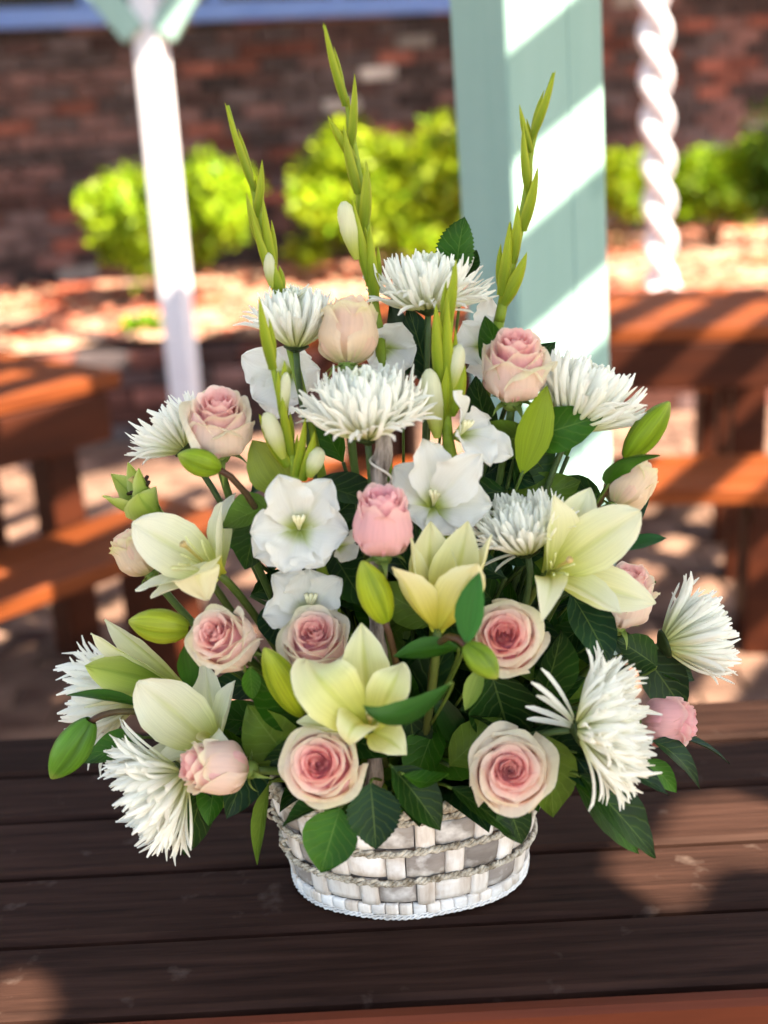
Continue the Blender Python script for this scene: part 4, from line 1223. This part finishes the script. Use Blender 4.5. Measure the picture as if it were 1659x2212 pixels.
# leaves with a place of their own
leaf('yellow green blade leaf beside the mint post edge', 1128, 1022, 1182, 832, -.012, 78, colr=(lin(120, 146, 30), lin(142, 164, 40)), n=(.15, .1, 1), kind='slim', bend=.05)
leaf('olive green broad leaf behind the slender gladiolus', 622, 1070, 545, 950, -.018, 100, colr=(lin(120, 136, 40), lin(138, 150, 56)), n=(-.2, .1, 1), kind='slim', bend=.08)
leaf('serrated dark leaf at the very top behind the flat chrysanthemum', 985, 600, 1004, 468, .06, 92, serr=.07, colr=MD, n=(-.45, .1, .85))
leaf('small serrated leaf tip against the mint post', 1000, 600, 1030, 540, .065, 50, serr=.07, colr=DK)
leaf('large glossy leaf hanging lowest on the outer side', 1250, 1672, 1414, 1852, -.100, 118, .01, n=(.25, .55, .8), colr=DK, bend=.08, fold=.18, seed=3)
leaf('second broad leaf under the lowest outer leaf', 1240, 1690, 1380, 1845, -.088, 90, .0, n=(.1, .5, .8), colr=MD, bend=.05)
leaf('long dark leaf beneath the large shaggy chrysanthemum', 1240, 1622, 1445, 1718, -.090, 110, .0, n=(.2, .75, .6), colr=BL, bend=.12)
leaf('curved dark leaf under the outward lying rose', 1408, 1600, 1512, 1705, -.060, 70, .0, n=(.3, .6, .7), colr=BL, bend=.25)
leaf('thin dark leaf reaching furthest over the table planks', 1440, 1590, 1576, 1650, -.030, 46, .0, n=(.2, .9, .4), colr=BL, bend=.16)
leaf('narrow leaf below the outward lying rose', 1395, 1640, 1462, 1712, -.075, 50, .0, colr=MD, bend=.15)
leaf('round olive leaf right behind the widest open rose', 1175, 1585, 1195, 1765, -.095, 118, .0, n=(.3, .2, .9), colr=OL, bend=.08, seed=5)
leaf('pointed leaf below the widest open rose', 1090, 1720, 1128, 1822, -.110, 80, .01, colr=DK, n=(0, .3, .9))
leaf('dark leaf lying on the rim beside the widest open rose', 972, 1700, 1112, 1808, -.110, 66, .015, n=(.1, .6, .7), colr=DK, bend=.10)
leaf('broad leaf folded over the middle of the basket rim', 845, 1655, 950, 1792, -.105, 100, .015, n=(.15, .4, .9), colr=DK, bend=.12, fold=.2)
leaf('upright leaf corner above the folded rim leaf', 868, 1672, 968, 1672, -.115, 56, .01, n=(.0, .7, .7), colr=MD, mid=(920, 1690, .0))
leaf('dark serrated leaf hanging over the basket beside the swirled rose', 800, 1690, 812, 1832, -.120, 118, .02, n=(.05, .35, .9), colr=BL, serr=.05, bend=.10, seed=7)
leaf('lowest green heart shaped leaf on the basket front', 735, 1745, 694, 1882, -.125, 122, .02, n=(-.05, .25, .95), colr=MD, bend=.08, seed=8)
leaf('glossy serrated leaf under the swirled rose', 705, 1738, 612, 1785, -.118, 80, .0, n=(-.2, .8, .5), colr=DK, serr=.05, bend=.15)
leaf('broad olive green leaf behind the swirled rose', 640, 1660, 534, 1522, -.075, 128, .0, n=(-.35, .1, .9), colr=OL, bend=.06, seed=9)
leaf('dark leaf hanging behind the sideways pink rose', 440, 1690, 398, 1848, -.060, 76, .0, n=(.2, .2, .9), colr=DK)
leaf('dark leaf behind the lone drooping bud', 310, 1592, 182, 1648, -.020, 72, .0, n=(-.1, .5, .8), colr=MD)
leaf('slender green leaf above the lone bud stem', 315, 1528, 145, 1502, -.045, 46, .0, n=(0, .8, .5), colr=MD, kind='slim', bend=.1)
leaf('thin leaf dangling beside the basket end', 582, 1690, 556, 1868, -.060, 42, .0, colr=OL, n=(-.5, .1, .8), bend=.12)
leaf('small pointed leaf under the sideways pink rose', 520, 1690, 482, 1745, -.07, 30, .0, colr=OL)
leaf('curled green leaf crossing the front centre lily', 972, 1478, 790, 1522, -.140, 62, .025, n=(0, .75, .6), colr=MD, kind='slim', mid=(868, 1545, .02), twist=.5)
leaf('green leaf behind the half open yellow lily cup', 990, 1398, 850, 1418, -.105, 58, .0, n=(0, .6, .8), colr=MD, kind='slim', bend=.08)
leaf('upright deep green leaf in front of the open pink rose', 1008, 1388, 1036, 1236, -.125, 66, .0, n=(-.25, .1, .9), colr=(lin(40, 104, 44), lin(60, 128, 56)), kind='slim', bend=.06, fold=.3, seed=2)
leaf('dark leaf sticking out below the creamy side rose', 1340, 1190, 1440, 1162, -.005, 42, colr=(lin(34, 84, 40), lin(44, 96, 48)), n=(0, .7, .7), kind='slim')
leaf('curled leaf clasping the creamy rose seen from behind', 1312, 1045, 1424, 985, -.022, 62, .01, colr=MD, n=(.2, -.8, .5), kind='slim', mid=(1345, 1000, .02))
leaf('small leaf under the outward facing blush rose', 540, 1440, 545, 1512, -.085, 42, colr=MD)
leaf('green leaf between the plump bud and the cream lily', 400, 1395, 412, 1490, -.045, 48, colr=MD, kind='slim')
leaf('dark round leaf between gladiolus bloom and cream lily', 590, 1090, 480, 1140, -.030, 95, colr=OL, n=(-.2, .6, .7))
leaf('dark hanging leaf under the round leaf by the cream lily', 560, 1120, 530, 1230, -.026, 86, colr=DK, n=(-.3, .1, .9))
leaf('pale green sepal leaf behind the tiny bud', 1042, 1440, 1005, 1535, -.10, 42, colr=(lin(110, 140, 60), lin(130, 156, 76)), kind='slim')
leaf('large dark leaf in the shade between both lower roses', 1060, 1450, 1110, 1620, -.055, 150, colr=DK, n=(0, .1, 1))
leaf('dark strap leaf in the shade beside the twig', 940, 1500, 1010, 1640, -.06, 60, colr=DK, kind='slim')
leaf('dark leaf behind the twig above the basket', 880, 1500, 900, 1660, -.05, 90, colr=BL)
leaf('bluish dark leaf high behind the peach rose bud', 870, 830, 845, 640, .055, 60, colr=BL, kind='slim', n=(.3, .1, .9))
leaf('dark blue green leaf under the flat top chrysanthemum', 930, 840, 880, 660, .055, 80, colr=BL, n=(.2, .2, .9))
leaf('green leaf beside the outer facing chrysanthemum', 1400, 1420, 1500, 1470, .02, 70, colr=DK, n=(0, .5, .8))
leaf('dark leaf behind the outer facing chrysanthemum stalk', 1380, 1400, 1480, 1540, .01, 110, colr=BL, n=(0, .4, .9))
leaf('short leaf above the outward lying rose', 1420, 1440, 1330, 1380, -.01, 80, colr=DK)

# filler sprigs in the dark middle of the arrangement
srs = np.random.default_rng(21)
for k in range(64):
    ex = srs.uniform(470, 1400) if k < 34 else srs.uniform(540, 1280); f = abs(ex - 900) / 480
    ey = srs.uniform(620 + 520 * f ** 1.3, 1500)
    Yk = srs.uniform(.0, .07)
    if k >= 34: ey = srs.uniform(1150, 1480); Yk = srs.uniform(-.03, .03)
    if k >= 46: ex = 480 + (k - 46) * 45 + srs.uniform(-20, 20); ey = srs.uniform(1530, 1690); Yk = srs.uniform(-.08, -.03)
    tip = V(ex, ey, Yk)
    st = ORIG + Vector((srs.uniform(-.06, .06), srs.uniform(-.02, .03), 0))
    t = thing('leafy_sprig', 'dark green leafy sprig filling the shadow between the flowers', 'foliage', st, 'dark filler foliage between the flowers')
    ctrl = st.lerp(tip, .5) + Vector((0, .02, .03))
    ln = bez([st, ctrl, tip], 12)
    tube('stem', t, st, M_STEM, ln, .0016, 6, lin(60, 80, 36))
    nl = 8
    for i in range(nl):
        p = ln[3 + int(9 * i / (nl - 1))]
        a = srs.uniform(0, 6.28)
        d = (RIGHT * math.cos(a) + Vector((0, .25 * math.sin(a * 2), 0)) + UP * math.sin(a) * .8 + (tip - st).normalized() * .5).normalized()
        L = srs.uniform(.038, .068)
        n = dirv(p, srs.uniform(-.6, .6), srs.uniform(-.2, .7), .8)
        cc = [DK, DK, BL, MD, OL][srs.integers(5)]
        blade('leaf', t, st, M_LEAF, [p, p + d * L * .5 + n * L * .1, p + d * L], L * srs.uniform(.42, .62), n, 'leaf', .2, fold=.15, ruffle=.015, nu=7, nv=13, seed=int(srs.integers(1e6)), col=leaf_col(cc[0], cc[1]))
for k in range(16):                                   # a collar of leaves around the rim
    a = k / 16 * 2 * math.pi + srs.uniform(-.15, .15)
    if -.3 < math.sin(a) < 1 and abs(math.cos(a)) < .75: pass
    p = BC + Vector((.075 * math.cos(a), .05 * math.sin(a), BH - .004))
    out = Vector((math.cos(a), math.sin(a), srs.uniform(.15, .55))).normalized()
    L = srs.uniform(.05, .075)
    t = thing('rim_leaf', 'dark green leaf fringing the basket rim under the blooms', 'leaf', p, 'leaves fringing the basket rim')
    n = Vector((0, 0, 1)) + out * .2
    cc = [DK, BL, DK, MD][k % 4]
    blade('leaf_blade', t, p, M_LEAF, [p - out * .02, p + out * L * .5 + Vector((0, 0, .018)), p + out * L + Vector((0, 0, -.006))], L * .55, n, 'leaf', .2, fold=.15, nu=9, nv=17, seed=k, col=leaf_col(*cc))
    tube('leaf_stalk', t, p, M_STEM, [p - out * .02, p - out * .03 - Vector((0, 0, .02)), p - out * .035 - Vector((0, 0, .04))], .0011, 6, lin(86, 108, 44))

# the grey twig in the middle
M_BARK = noise_mat('grey_bark', (.06, .045, .035), (.34, .29, .25), (160, 160, 22), .9, .9, .003, lo=.35, hi=.62)
p0, p1 = V(806, 1700, -.070), V(824, 940, -.045)
twig = thing('bark_twig', 'rough grey bark twig standing upright in the middle', 'twig', p0)
n = 60
pts = [p0.lerp(p1, i / n) + RIGHT * (.0012 * math.sin(i * .35) + .0008 * math.sin(i * .9)) for i in range(n + 1)]
pts = [pts[0] + Vector((0, .02, -.05))] + pts
g = tube_geo(pts, [.0058 + .0006 * math.sin(i * .8) for i in range(len(pts))], 16)
gp = g[0].copy()
for i in range(len(pts)):
    for k in range(16):
        q = gp[i * 16 + k] - np.array(pts[i])
        gp[i * 16 + k] = np.array(pts[i]) + q * (1 + .10 * math.sin(k * 2.1 + i * .12) + random.uniform(-.06, .06))
link('shaft', mesh('shaft', gp - np.array(p0), g[1], M_BARK), twig)
M_WIRE = noise_mat('binding_wire', (.42, .38, .33), (.6, .56, .5), (30, 30, 30), .5, .05)
wc_ = p0.lerp(p1, .93)
tube('wire', twig, p0, M_WIRE, [wc_ + RIGHT * .0072 * math.cos(a) + BACK * .0072 * math.sin(a) + UP * (.004 * a - .012) for a in np.linspace(-.6, 4.2, 24)], .0008, 6)
